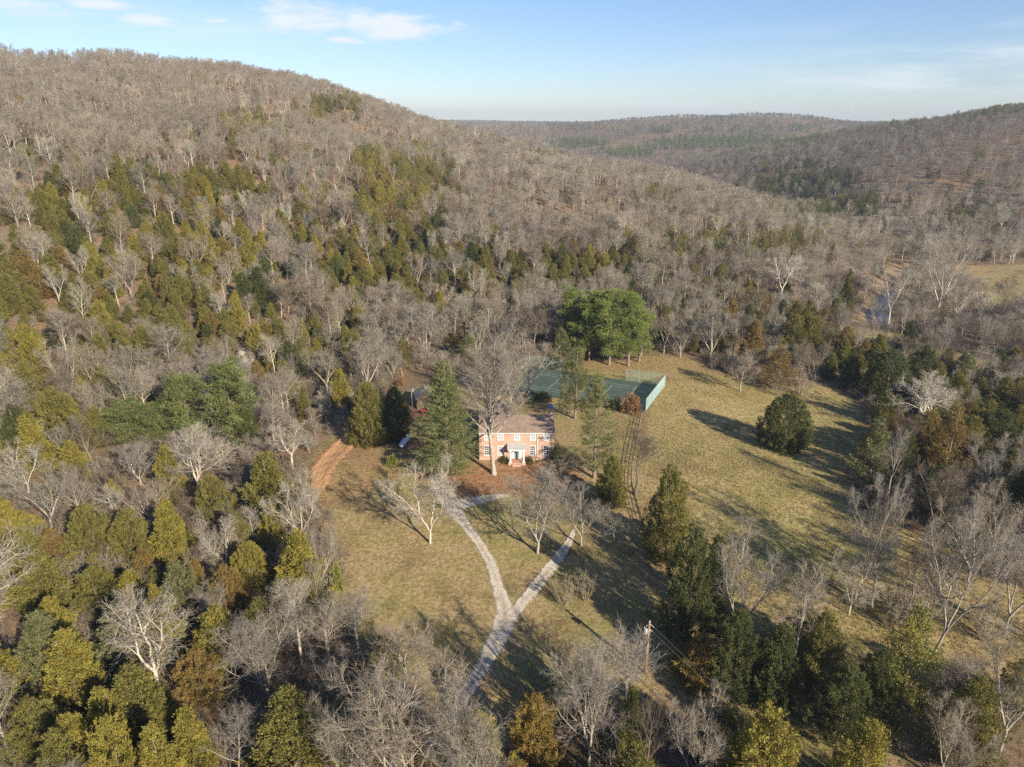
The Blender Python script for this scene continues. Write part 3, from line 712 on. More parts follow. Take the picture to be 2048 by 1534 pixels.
# ------------------------------------------------------------------ shed, tank, cart
def build_shed():
    b = at(853,818); t = empty("garden_shed", b, R(12)); tag(t, "dark wooden shed with a grey shingled roof half hidden by the big pine", "shed")
    w, l, h, r = 2.0, 4.6, 2.6, 1.1
    q = MB(); q.poly([(-w,0,-.2),(w,0,-.2),(w,0,h),(0,0,h+r),(-w,0,h)]); q.poly([(w,l,-.2),(-w,l,-.2),(-w,l,h),(0,l,h+r),(w,l,h)])
    q.poly([(w,0,-.2),(w,l,-.2),(w,l,h),(w,0,h)]); q.poly([(-w,l,-.2),(-w,0,-.2),(-w,0,h),(-w,l,h)]); q.build("wall", M_SHED, t)
    q = MB(); k = r/w
    for s in (-1, 1):
        a = [(s*(w+.3),-.3,h-.3*k+.03),(0,-.3,h+r+.05),(0,l+.3,h+r+.05),(s*(w+.3),l+.3,h-.3*k+.03)]
        q.poly(a if s < 0 else a[::-1]); q.poly([(x,y,z-.09) for x,y,z in (a[::-1] if s < 0 else a)])
        q.poly([a[0], a[1], (a[1][0],a[1][1],a[1][2]-.09), (a[0][0],a[0][1],a[0][2]-.09)]); q.poly([a[3], a[0], (a[0][0],a[0][1],a[0][2]-.09), (a[3][0],a[3][1],a[3][2]-.09)])
    q.build("roof", M_GREYROOF, t)
    q = MB(); q.box(-.75,.75,-.05,-.003,0,2.0); d = q.build("door", M_DARKWOOD, t)
    q = MB(); q.tube([(.6,-.05,1.0),(.6,-.1,1.0)], .04, 6); q.build("handle", M_METAL, d)
build_shed()
def build_tank():
    b = at(804,898); t = empty("propane_tank", b, R(-8)); tag(t, "long pale propane tank with rounded ends lying in the shade of the big pine", "tank")
    q = MB(); ys = np.linspace(0, 1, 9); r = .54; L0 = 4.4; zc = .85
    pts, rad = [], []
    for a in np.linspace(0, math.pi/2, 6)[0:]: pts.append((0, -r*.8*math.cos(a), zc)); rad.append(max(.01, r*math.sin(a)))
    for a in np.linspace(math.pi/2, math.pi, 6): pts.append((0, L0 - r*.8*math.cos(a), zc)); rad.append(max(.01, r*math.sin(a)))
    q.tube(pts, rad, 20); q.build("tank_shell", M_TANK, t, smooth=True)
    q = MB(); q.tube([(0,L0*.5,zc+r-.05),(0,L0*.5,zc+r+.16),(0,L0*.5,zc+r+.22)], [.2,.2,.1], 12); q.build("valve_dome", M_DARKWOOD, t)
    for y in (.9, L0-.9):
        q = MB(); q.box(-.42,.42,y-.14,y+.14,-.1,.5); q.build("foot", M_METAL, t)
build_tank()
def build_cart():
    b = at(848,822); t = empty("garden_cart", (b[0], b[1]-1.2, b[2]), R(30)); tag(t, "small red garden cart in front of the shed door", "cart")
    q = MB(); q.box(-.6,.6,-.35,.35,.38,.44)
    for (a, c, d, e) in ((-.6,.6,-.35,-.31),(-.6,.6,.31,.35),(-.6,-.56,-.305,.305),(.56,.6,-.305,.305)): q.box(a,c,d,e,.442,.8)
    q.build("tray", M_RED, t, bevel=.01)
    for x in (-.4,.4):
        for y in (-.42,.42):
            q = MB(); q.tube([(x,y-.04,.2),(x,y+.04,.2)], .2, 14); q.build("wheel", M_RUBBER, t)
    q = MB(); q.tube([(.6,0,.42),(1.2,0,.85)], .02, 6); q.tube([(1.2,-.15,.85),(1.2,.15,.85)], .02, 6); q.build("handle", M_METAL, t)
build_cart()

# ------------------------------------------------------------------ limestone outcrops
def rock(px, py, s, seed, label):
    rnd = np.random.RandomState(seed)
    V, F = [], []
    import bmesh
    bm = bmesh.new(); bmesh.ops.create_icosphere(bm, subdivisions=4, radius=1)
    dirs = rnd.normal(size=(9, 3)); dirs /= np.linalg.norm(dirs, axis=1)[:, None]; cut = rnd.uniform(.55, .85, 9)
    for v in bm.verts:
        c = np.array(v.co)
        for d, k in zip(dirs, cut):
            t = c @ d
            if t > k: c = c - d*(t-k)*.92
        c = c * (1 + .05*math.sin(c[2]*22 + seed)) + .03*np.sin(c*13+seed)
        v.co = c * np.array([1.25, .9, .95])
    me = bpy.data.meshes.new("rock_outcrop"); bm.to_mesh(me); bm.free(); me.materials.append(M_ROCK)
    p = at(px, py); o = new_obj("rock_outcrop", me, loc=(p[0], p[1], p[2]+s*.3)); o.scale = (s, s, s*1.1); o.rotation_euler = (0, 0, seed)
    tag(o, label, "rock", "limestone rocks on the left hillside")
rock(494, 722, 2.3, 3, "largest pale limestone outcrop above the green pines on the left slope")
rock(503, 738, 1.7, 5, "lower limestone block just below the largest outcrop")
rock(488, 706, 1.3, 8, "small limestone boulder just above the largest outcrop")
rock(414, 662, 1.6, 11, "pale limestone rock upslope and left of the largest outcrop")
rock(618, 660, 1.4, 14, "pale limestone rock on the slope right of the largest outcrop")

# ------------------------------------------------------------------ tree shapes
class TM:
    """fast tube / leaf collector"""
    def __init__(s): s.V = []; s.F = []; s.T = []; s.n = 0
    def tube(s, P, rad, k=3, tint=1.0):
        P = np.asarray(P, float); n = len(P)
        d = np.gradient(P, axis=0); d /= np.linalg.norm(d, axis=1)[:, None] + 1e-9
        a = np.array([0, 0, 1.]) if abs(d[0][2]) < .9 else np.array([1., 0, 0])
        u = np.cross(d, a); u /= np.linalg.norm(u, axis=1)[:, None] + 1e-9; w = np.cross(d, u)
        t = np.arange(k)*2*math.pi/k
        V = P[:, None, :] + (u[:, None, :]*np.cos(t)[None, :, None] + w[:, None, :]*np.sin(t)[None, :, None]) * np.asarray(rad)[:, None, None]
        i, q = np.meshgrid(np.arange(n-1), np.arange(k), indexing='ij'); q2 = (q+1) % k
        F = np.stack([i*k+q, (i+1)*k+q, (i+1)*k+q2, i*k+q2], -1).reshape(-1, 4) + s.n
        s.V.append(V.reshape(-1, 3)); s.F.append(F); s.n += n*k
    def mesh(s, name, m, smooth=False):
        return np_mesh(name, np.vstack(s.V), np.vstack(s.F), m, smooth=smooth)
def unit(v): return v/(np.linalg.norm(v)+1e-9)
def path(rnd, p, d, L, n, wob, up):
    P = [np.array(p, float)]; d = unit(np.array(d, float))
    for i in range(n):
        d = unit(d + rnd.normal(size=3)*wob + np.array([0, 0, up]))
        P.append(P[-1] + d*L/n)
    return np.array(P), d
def side(rnd, d, ang):
    a = unit(np.cross(d, rnd.normal(size=3)))
    return unit(d*math.cos(ang) + a*math.sin(ang))
def bare_tree(seed, H=13, clear=.3, n1=12, a1=(35, 65), lf=.45, crook=.10, up=.10, lod=0, r0=None, top=.8, lean=0, twig=1.0, fork=False):
    rnd = np.random.RandomState(seed)
    T = TM(); C = TM(); r0 = r0 or H*.0130
    stems = []
    if fork:
        base, d = path(rnd, (0,0,0), (lean,0,1), H*clear, 4, .04, 0)
        T.tube(base, np.linspace(r0*1.15, r0*.9, 5), 7)
        for k in range(fork):
            a = 2*math.pi*k/fork + rnd.rand(); o = math.radians(rnd.uniform(16, 30))
            P, _ = path(rnd, base[-1]-d*.1, (math.sin(o)*math.cos(a), math.sin(o)*math.sin(a), math.cos(o)), H*(top-clear), 8, crook*.8, .06)
            rr = np.linspace(r0*.68, r0*.18, 9); T.tube(P, rr, 6); stems.append((P, rr, .2))
    else:
        P, _ = path(rnd, (0,0,0), (lean,0,1), H*top, 11, crook*.45, .10)
        rr = r0*np.linspace(1.08, .2, 12)**1.0; rr[0] = r0*1.35
        T.tube(P, rr, 7); stems.append((P, rr, clear/top))
    m1 = max(7 if fork else 3, n1//len(stems)); 
    n2, n3, n4 = (7, 5, 4) if lod == 0 else (7, 7, 0)
    for P, rr, c0 in stems:
        for i in range(m1):
            t = c0 + (1-c0)*(i+rnd.rand()*.8)/m1; t = min(t, .995)
            x = t*(len(P)-1); j = int(x); f = x-j
            p = P[j]*(1-f)+P[j+1]*f; d0 = unit(P[j+1]-P[j]); r = (rr[j]*(1-f)+rr[j+1]*f)
            az = i*2.399+rnd.rand()*.7+seed; el = math.radians(rnd.uniform(*a1))*(1-.45*(t-c0)/(1-c0))
            b = np.array([math.cos(az), math.sin(az), 0]); d = unit(d0*math.cos(el)+b*math.sin(el))
            Ln = H*lf*(1-.5*((t-c0)/(1-c0))**1.5)*rnd.uniform(.75, 1.1)/(1.35 if fork else 1)
            A, _ = path(rnd, p, d, Ln, 6, crook, up)
            ra = np.linspace(min(r*.62, H*.0075), .018*twig, 7); T.tube(A, ra, 4)
            for j2 in range(n2):
                t2 = .22 + .78*(j2+rnd.rand())/n2; x = min(t2, .99)*6; jj = int(x); p2 = A[jj]+(A[jj+1]-A[jj])*(x-jj)
                d2 = side(rnd, unit(A[jj+1]-A[jj]), math.radians(rnd.uniform(28, 58)))
                L2 = Ln*.46*(1.15-.5*t2)*rnd.uniform(.7, 1.2)
                B, _ = path(rnd, p2, d2, L2, 4, crook*1.2, up*.9)
                C.tube(B, np.linspace(.025, .012, 5)*twig, 3)
                for j3 in range(n3):
                    t3 = .15+.85*(j3+rnd.rand())/n3; x = min(t3, .99)*4; jj = int(x); p3 = B[jj]+(B[jj+1]-B[jj])*(x-jj)
                    d3 = side(rnd, unit(B[jj+1]-B[jj]), math.radians(rnd.uniform(25, 55))); L3 = L2*.5*rnd.uniform(.6, 1.2)+.25
                    E, _ = path(rnd, p3, d3, L3, 3 if lod == 0 else 2, crook*1.3, up*.7)
                    C.tube(E, np.linspace(.0135, .0075, len(E))*twig*(1.35 if lod else 1), 3)
                    for j4 in range(n4):
                        t4 = .2+.8*(j4+rnd.rand())/n4; x = min(t4, .99)*3; jj = int(x); p4 = E[jj]+(E[jj+1]-E[jj])*(x-jj)
                        d4 = side(rnd, unit(E[jj+1]-E[jj]), math.radians(rnd.uniform(22, 50)))
                        G, _ = path(rnd, p4, d4, L3*.55*rnd.uniform(.6, 1.2)+.15, 2, crook, up*.6)
                        C.tube(G, np.array([.009, .007, .003])*twig, 3)
    return T.mesh("trunk", M_BARK, True), C.mesh("crown", M_TWIG), None
def leaves(rnd, Pc, dirs, ln, wd, spread):
    """triangular leaf sprays: centres, directions -> vertices, faces"""
    n = len(Pc); d = dirs + rnd.normal(size=(n, 3))*spread; d /= np.linalg.norm(d, axis=1)[:, None]
    s = np.cross(d, rnd.normal(size=(n, 3))); s /= np.linalg.norm(s, axis=1)[:, None]
    l = (ln*rnd.uniform(.6, 1.3, n))[:, None]; w = (wd*rnd.uniform(.6, 1.3, n))[:, None]
    V = np.stack([Pc - s*w*.5, Pc + s*w*.5, Pc + d*l], 1).reshape(-1, 3)
    return V, np.arange(3*n).reshape(-1, 3)
def cedar_tree(seed, H=9, Wd=4.6, nspray=330, nleaf=42, shape=.75, low=.04, ls=1.0, lobes=.22, upk=.8, dome=0, gap=0.0):
    rnd = np.random.RandomState(seed)
    T = TM(); P, _ = path(rnd, (0,0,0), (0,0,1), H*.93, 8, .02, .1); T.tube(P, np.linspace(H*.019, .03, 9), 7)
    Vs, Fs, Ts = [], [], []; k = 0
    ph = rnd.uniform(0, 6.28, 8)
    def lob(a, t): return 1 + lobes*(math.sin(3*a+ph[0]+5*t)*.5+math.sin(5*a+ph[1]-7*t)*.35+math.sin(2*a+ph[2]+13*t)*.45+math.sin(9*t*2+ph[3]+a)*.3)
    heads = []
    for i in range(nspray):
        t = ((i+rnd.rand())/nspray); t = 1-(1-t)**(1/1.55)        # more sprays low, where the crown is wide
        a = i*2.39996+rnd.rand()*.5
        env = (1-t)**shape*min(1, .55+t*4.5)
        if dome: env = (1-t**dome)**.6*min(1, .72+t*2)
        if gap and math.sin(a*2+ph[4]+t*16) > 1-gap: continue
        rad = Wd/2*env*lob(a, t)*(rnd.uniform(.72, 1.0) if rnd.rand() < .8 else rnd.uniform(.35, .7)); z = H*(low+(1-low)*t*.96)
        c = np.array([math.cos(a)*rad, math.sin(a)*rad, z]); out = np.array([math.cos(a), math.sin(a), 0])
        d = unit(out*(.9-.5*t)+np.array([0,0,upk])+rnd.normal(size=3)*.22)
        L_ = rnd.uniform(.55, 1.05)*(H/9)*(1 if t < .85 else .8)
        m = nleaf; s = rnd.rand(m)**.8
        off = rnd.normal(size=(m, 3))*(.20*(1-s)[:, None]+.06)*(H/9)
        Pc = (c-d*L_*.35)+d*L_*s[:, None]+off
        V, F = leaves(rnd, Pc, np.tile(d, (m, 1)), .19*ls, .095*ls, .6)
        Vs.append(V); Fs.append(F+k); k += len(V)
        Ts.append(rnd.uniform(.72, 1.25)*rnd.uniform(.75, 1.25, m))
        if rnd.rand() < .3: heads.append(c)
    for c in heads[:70]:
        z0 = max(.2, c[2]-math.hypot(c[0], c[1])*.5-.2)
        T.tube(np.array([[0,0,z0],[c[0]*.5,c[1]*.5,(z0+c[2])/2-.05],[c[0],c[1],c[2]]]), [.035, .025, .012], 3)
    return T.mesh("trunk", M_CONBARK, True), np_mesh("crown", np.vstack(Vs), np.vstack(Fs), M_LEAF, tint=np.concatenate(Ts)), None
def white_pine(seed, H=22, Wd=10, tiers=22, per=7, nt_=9, nn=13, low=.06, sparse=0.0, shape=.8):
    rnd = np.random.RandomState(seed); T = TM()
    P, _ = path(rnd, (0,0,0), (0,0,1), H*.97, 12, .012, .1); T.tube(P, np.linspace(H*.0165, .03, 13), 9)
    Vs, Fs, Ts = [], [], []; k = 0
    for i in range(tiers):
        t = (i+rnd.uniform(-.2, .2))/(tiers-1); t = min(max(t, 0), .985); z = H*(low+(.97-low)*t)
        env = Wd/2*((1-t)**shape)*min(1, .7+t*2.5)+.25
        for j in range(per):
            if rnd.rand() < sparse: continue
            a = 2*math.pi*(j+rnd.uniform(-.3, .3))/per+i*1.1; Ln = env*rnd.uniform(.62, 1.12)
            rise = .12+.75*t; d = unit(np.array([math.cos(a), math.sin(a), rise]))
            B, _ = path(rnd, (0,0,z), d, Ln, 5, .05, .03); T.tube(B, np.linspace(.028+.006*Ln, .01, 6), 3)
            m = nt_ if Ln > 1.5 else max(4, nt_//2)
            for q in range(m):
                s = .28+.72*(q+rnd.rand())/m; x = min(s, .995)*5; jj = int(x); c = B[jj]+(B[jj+1]-B[jj])*(x-jj)
                bd = unit(B[jj+1]-B[jj]); lat = np.cross(bd, [0,0,1]); wid = (Ln*.30*(1.15-s)+.12)
                c = c+lat*rnd.uniform(-1, 1)*wid+np.array([0,0,rnd.uniform(-.05,.16)])
                mm = nn; Pc = c+rnd.normal(size=(mm, 3))*np.array([.2,.2,.09])
                V, F = leaves(rnd, Pc, np.tile(unit(bd+np.array([0,0,.45])), (mm, 1)), .30, .080, .8)
                Vs.append(V); Fs.append(F+k); k += len(V); Ts.append(rnd.uniform(.7, 1.2)*rnd.uniform(.75, 1.25, mm))
    return T.mesh("trunk", M_CONBARK, True), np_mesh("crown", np.vstack(Vs), np.vstack(Fs), M_LEAF, tint=np.concatenate(Ts)), None
def round_pine(seed, H=17, Wd=9, clear=.14, nl=40, nn=330):
    rnd = np.random.RandomState(seed); T = TM()
    P, _ = path(rnd, (0,0,0), (0,0,1), H*.93, 10, .03, .1); T.tube(P, np.linspace(H*.017, .05, 11), 8)
    Vs, Fs, Ts = [], [], []; k = 0
    for i in range(nl):
        t = clear+(.97-clear)*(i+rnd.rand()*.6)/nl; x = min(t/.93, .99)*10; jj = int(x); p = P[jj]+(P[jj+1]-P[jj])*(x-jj)
        u = (t-clear)/(1-clear); env = Wd/2*math.sin(math.pi*(.20+.76*u))**.7*rnd.uniform(.6, 1.15)
        a = i*2.4+rnd.rand()*.6; d = unit(np.array([math.cos(a), math.sin(a), rnd.uniform(.15, .9)+.9*u]))
        B, _ = path(rnd, p, d, env, 5, .16, .05); T.tube(B, np.linspace(.085, .03, 6), 4)
        for q in range(5):
            s = .35+.65*(q+rnd.rand())/5; x = min(s, .99)*5; jj = int(x); c = B[jj]+(B[jj+1]-B[jj])*(x-jj)+rnd.normal(size=3)*np.array([.5,.5,.55])
            T.tube(np.array([B[jj], (B[jj]+c)/2+[0,0,.05], c]), [.03,.022,.01], 3)
            mm = nn//5*2; dd = rnd.normal(size=(mm, 3)); dd /= np.linalg.norm(dd, axis=1)[:, None]; dd[:, 2] = np.where(rnd.rand(mm) < .7, np.abs(dd[:, 2]), dd[:, 2])
            rr = rnd.uniform(.35, 1, mm)[:, None]*rnd.uniform(.55, .95)
            Pc = c+dd*rr*np.array([.85,.85,.95])*(.7+.6*((q*7+i*3)%5)/4)+rnd.normal(size=(mm, 3))*.12
            V, F = leaves(rnd, Pc, dd, .36, .10, .5)
            Vs.append(V); Fs.append(F+k); k += len(V); Ts.append(rnd.uniform(.72, 1.2)*rnd.uniform(.75, 1.25, mm))
    return T.mesh("trunk", M_CONBARK, True), np_mesh("crown", np.vstack(Vs), np.vstack(Fs), M_LEAF, tint=np.concatenate(Ts)), None
def shrub(seed, H=2.4, n=16, leafy=0):
    rnd = np.random.RandomState(seed); C = TM(); 
    for i in range(n):
        a = i*2.4; o = rnd.uniform(.1, .75)
        B, _ = path(rnd, (math.cos(a)*.2, math.sin(a)*.2, 0), (math.cos(a)*o, math.sin(a)*o, 1), H*rnd.uniform(.6, 1), 4, .10, .05); C.tube(B, np.linspace(.024, .008, 5), 3)
        for j in range(6):
            x = rnd.uniform(.8, 3.95); jj = int(x); p = B[jj]+(B[jj+1]-B[jj])*(x-jj); d = side(rnd, unit(B[jj+1]-B[jj]), rnd.uniform(.4, .9))
            E, _ = path(rnd, p, d, H*.3*rnd.uniform(.6, 1.2), 3, .12, .08); C.tube(E, np.linspace(.013, .006, 4), 3)
            for q in range(3):
                p = E[rnd.randint(0, 3)]; G, _ = path(rnd, p, side(rnd, d, .7), H*.15, 2, .1, .05); C.tube(G, [.009, .007, .003], 3)
    return C.mesh("branches", M_TWIG), None, None
def leafy_bush(seed, H=2, Wd=2.4, n=1500, ls=.2):
    rnd = np.random.RandomState(seed); T = TM(); Vs = []; 
    dd = rnd.normal(size=(n, 3)); dd /= np.linalg.norm(dd, axis=1)[:, None]; dd[:, 2] = np.abs(dd[:, 2])
    a = np.arctan2(dd[:, 1], dd[:, 0]); l = 1+.18*np.sin(3*a+seed)+.15*np.sin(7*dd[:, 2]+5*a)
    Pc = dd*(rnd.uniform(.6, 1, n)*l)[:, None]*np.array([Wd/2, Wd/2, H])+[0,0,.05]
    V, F = leaves(rnd, Pc, dd+[0,0,.4], ls, ls*.6, .5)
    for i in range(8):
        k = rnd.randint(n); T.tube(np.array([[0,0,0],Pc[k]*.5,Pc[k]*.9]), [.04,.03,.01], 3)
    return T.mesh("stems", M_CONBARK), np_mesh("foliage", V, F, M_LEAF, tint=rnd.uniform(.6, 1.3, n)), None

# prototypes: key -> (trunk mesh, crown mesh, height, width)
PROTO = {}
def reg(key, ms, H, Wd): PROTO[key] = (ms[0], ms[1], H, Wd)
def ext(ms):
    mx = 0; zt = 0
    for m in ms[:2]:
        if m is None: continue
        a = np.zeros(len(m.vertices)*3, np.float32); m.vertices.foreach_get("co", a); a = a.reshape(-1, 3)
        zt = max(zt, np.percentile(a[:, 2], 99.8)); mx = max(mx, np.percentile(np.hypot(a[:, 0], a[:, 1]), 97)*2)
    return zt, mx
def add(key, ms): reg(key, ms, *ext(ms))
BARE_SPECS = dict(
 b0=dict(seed=1, H=13, clear=.28, n1=13, a1=(35,62), lf=.42),
 b1=dict(seed=2, H=13, clear=.22, n1=14, a1=(40,70), lf=.46, crook=.15),
 b2=dict(seed=3, H=13, clear=.34, n1=11, a1=(25,45), lf=.36, up=.14),
 b3=dict(seed=4, H=13, clear=.18, n1=15, fork=3, lf=.40, crook=.13),
 b4=dict(seed=5, H=13, clear=.15, n1=15, fork=4, lf=.38, crook=.10, a1=(25,55)),
 b5=dict(seed=6, H=13, clear=.4, n1=12, a1=(35,65), lf=.36, crook=.16),
 round=dict(seed=12, H=8, clear=.2, n1=17, a1=(45,80), lf=.36, up=.10, twig=.9),
 broken=dict(seed=14, H=12, clear=.14, n1=28, fork=4, lf=.40, crook=.19, a1=(35,75), up=.04, twig=1.1),
 vase=dict(seed=18, H=15, clear=.27, n1=38, a1=(18,52), lf=.33, crook=.10, up=.12),
 broad=dict(seed=17, H=14, clear=.14, n1=36, fork=4, lf=.50, crook=.12, a1=(35,68), up=.06),
 syc=dict(seed=21, H=14, clear=.25, n1=11, fork=3, lf=.48, crook=.20, a1=(35,75), up=.04, twig=1.15, r0=.24))
for k, s in BARE_SPECS.items(): add(k, bare_tree(**s))
for k in range(5): add("f%d" % k, bare_tree(seed=40+k, H=13, clear=.25, n1=11, a1=(35,62), lf=.42, lod=1, crook=.13, fork=(3 if k % 2 else False)))
add("c0", cedar_tree(50, 9, 4.6, 360, 76, lobes=.34)); add("c1", cedar_tree(51, 9, 5.4, 380, 76, shape=.55, lobes=.42)); add("c2", cedar_tree(52, 9, 3.8, 310, 70, shape=.8, lobes=.32))
add("c3", cedar_tree(53, 9, 5.8, 380, 76, lobes=.5, low=.1, dome=1.7)); add("c4", cedar_tree(54, 9, 4.8, 350, 68, shape=.62, lobes=.55, gap=.3))
add("cround", cedar_tree(55, 9, 8.2, 700, 70, lobes=.16, low=.0, dome=2.0)); add("copen", cedar_tree(56, 11, 5, 290, 60, shape=.8, lobes=.5, gap=.45, low=.16))
add("cf0", cedar_tree(60, 9, 5.6, 170, 22, ls=1.9, lobes=.5, dome=1.8)); add("cf1", cedar_tree(61, 9, 5.0, 150, 22, shape=.55, lobes=.5, ls=1.9)); add("cf2", cedar_tree(62, 9, 6.0, 170, 22, lobes=.6, gap=.25, ls=1.9, dome=1.4))
add("wp0", white_pine(70, tiers=26, per=9, nt_=14, nn=15, shape=.72)); add("wp1", white_pine(71, H=19, Wd=9.5, tiers=19, per=6, sparse=.2, low=.13, shape=.5, nt_=12, nn=16))
add("rp0", round_pine(75)); add("rp1", round_pine(76, H=16, Wd=9.5, clear=.12)); add("rp2", round_pine(77, H=15, Wd=8, clear=.2))
add("s0", shrub(80)); add("s1", shrub(81, 2.2, 20)); add("s2", shrub(82, 2.6, 13))
add("lb0", leafy_bush(85)); add("lb1", leafy_bush(86, 2.4, 2.8, 1900, .22))

TONES = {  # twig or foliage colour; one has the right hill's shade mixed in
 'grey': (.42,.39,.335), 'tan': (.47,.42,.34), 'pinkish': (.455,.39,.32), 'brown': (.30,.25,.19), 'pale': (.60,.555,.46), 'white': (.76,.71,.61), 'dark': (.19,.165,.14), 'buff': (.50,.43,.30), 'greybrown': (.30,.275,.245),
 'olive': (.205,.190,.052), 'golden': (.285,.250,.054), 'rust': (.25,.180,.058), 'dark green': (.110,.125,.042), 'grey-green': (.19,.195,.082), 'yellow-green': (.25,.245,.062),
 'pine': (.20,.232,.080), 'blue pine': (.22,.242,.095), 'bright pine': (.225,.275,.072), 'sparse': (.23,.24,.09), 'orange': (.31,.18,.08), 'lime': (.27,.29,.06), 'amber': (.31,.225,.060)}
RT = {'b':'bare_tree', 'f':'bare_tree', 'c':'cedar_tree', 'w':'pine_tree', 'r':'pine_tree', 's':'bare_shrub', 'l':'leafy_shrub'}
CAT = {'bare_tree':'bare tree', 'cedar_tree':'cedar tree', 'pine_tree':'pine tree', 'bare_shrub':'shrub', 'leafy_shrub':'shrub'}
def kind_of(key):
    return 'bare_tree' if key in ('round','broken','broad','syc','vase') or key[0] in 'bf' else RT[key[0]]
PARTOBJ = {}
def put(key, x, y, z, sx, sz, rz, tone, label, group=None, lean=(0, 0)):
    kn = kind_of(key); ms = PROTO[key]
    t = empty(kn, (x, y, z-.12)); t.rotation_euler = (lean[0], lean[1], rz); t.scale = (sx, sx, sz)
    tag(t, label, CAT[kn], group)
    tn = TONES[tone] if isinstance(tone, str) else tone
    os_ = []
    for m in ms[:2]:
        if m is None: continue
        o = new_obj(m.name.split('.')[0], m, t)
        if m.name.startswith(('crown', 'branches', 'foliage')): o["tone"] = tn
        else: o["tone"] = tn if kn == 'bare_tree' else (.4,.35,.3)
        os_.append(o)
    if key not in PARTOBJ: PARTOBJ[key] = os_
    return t

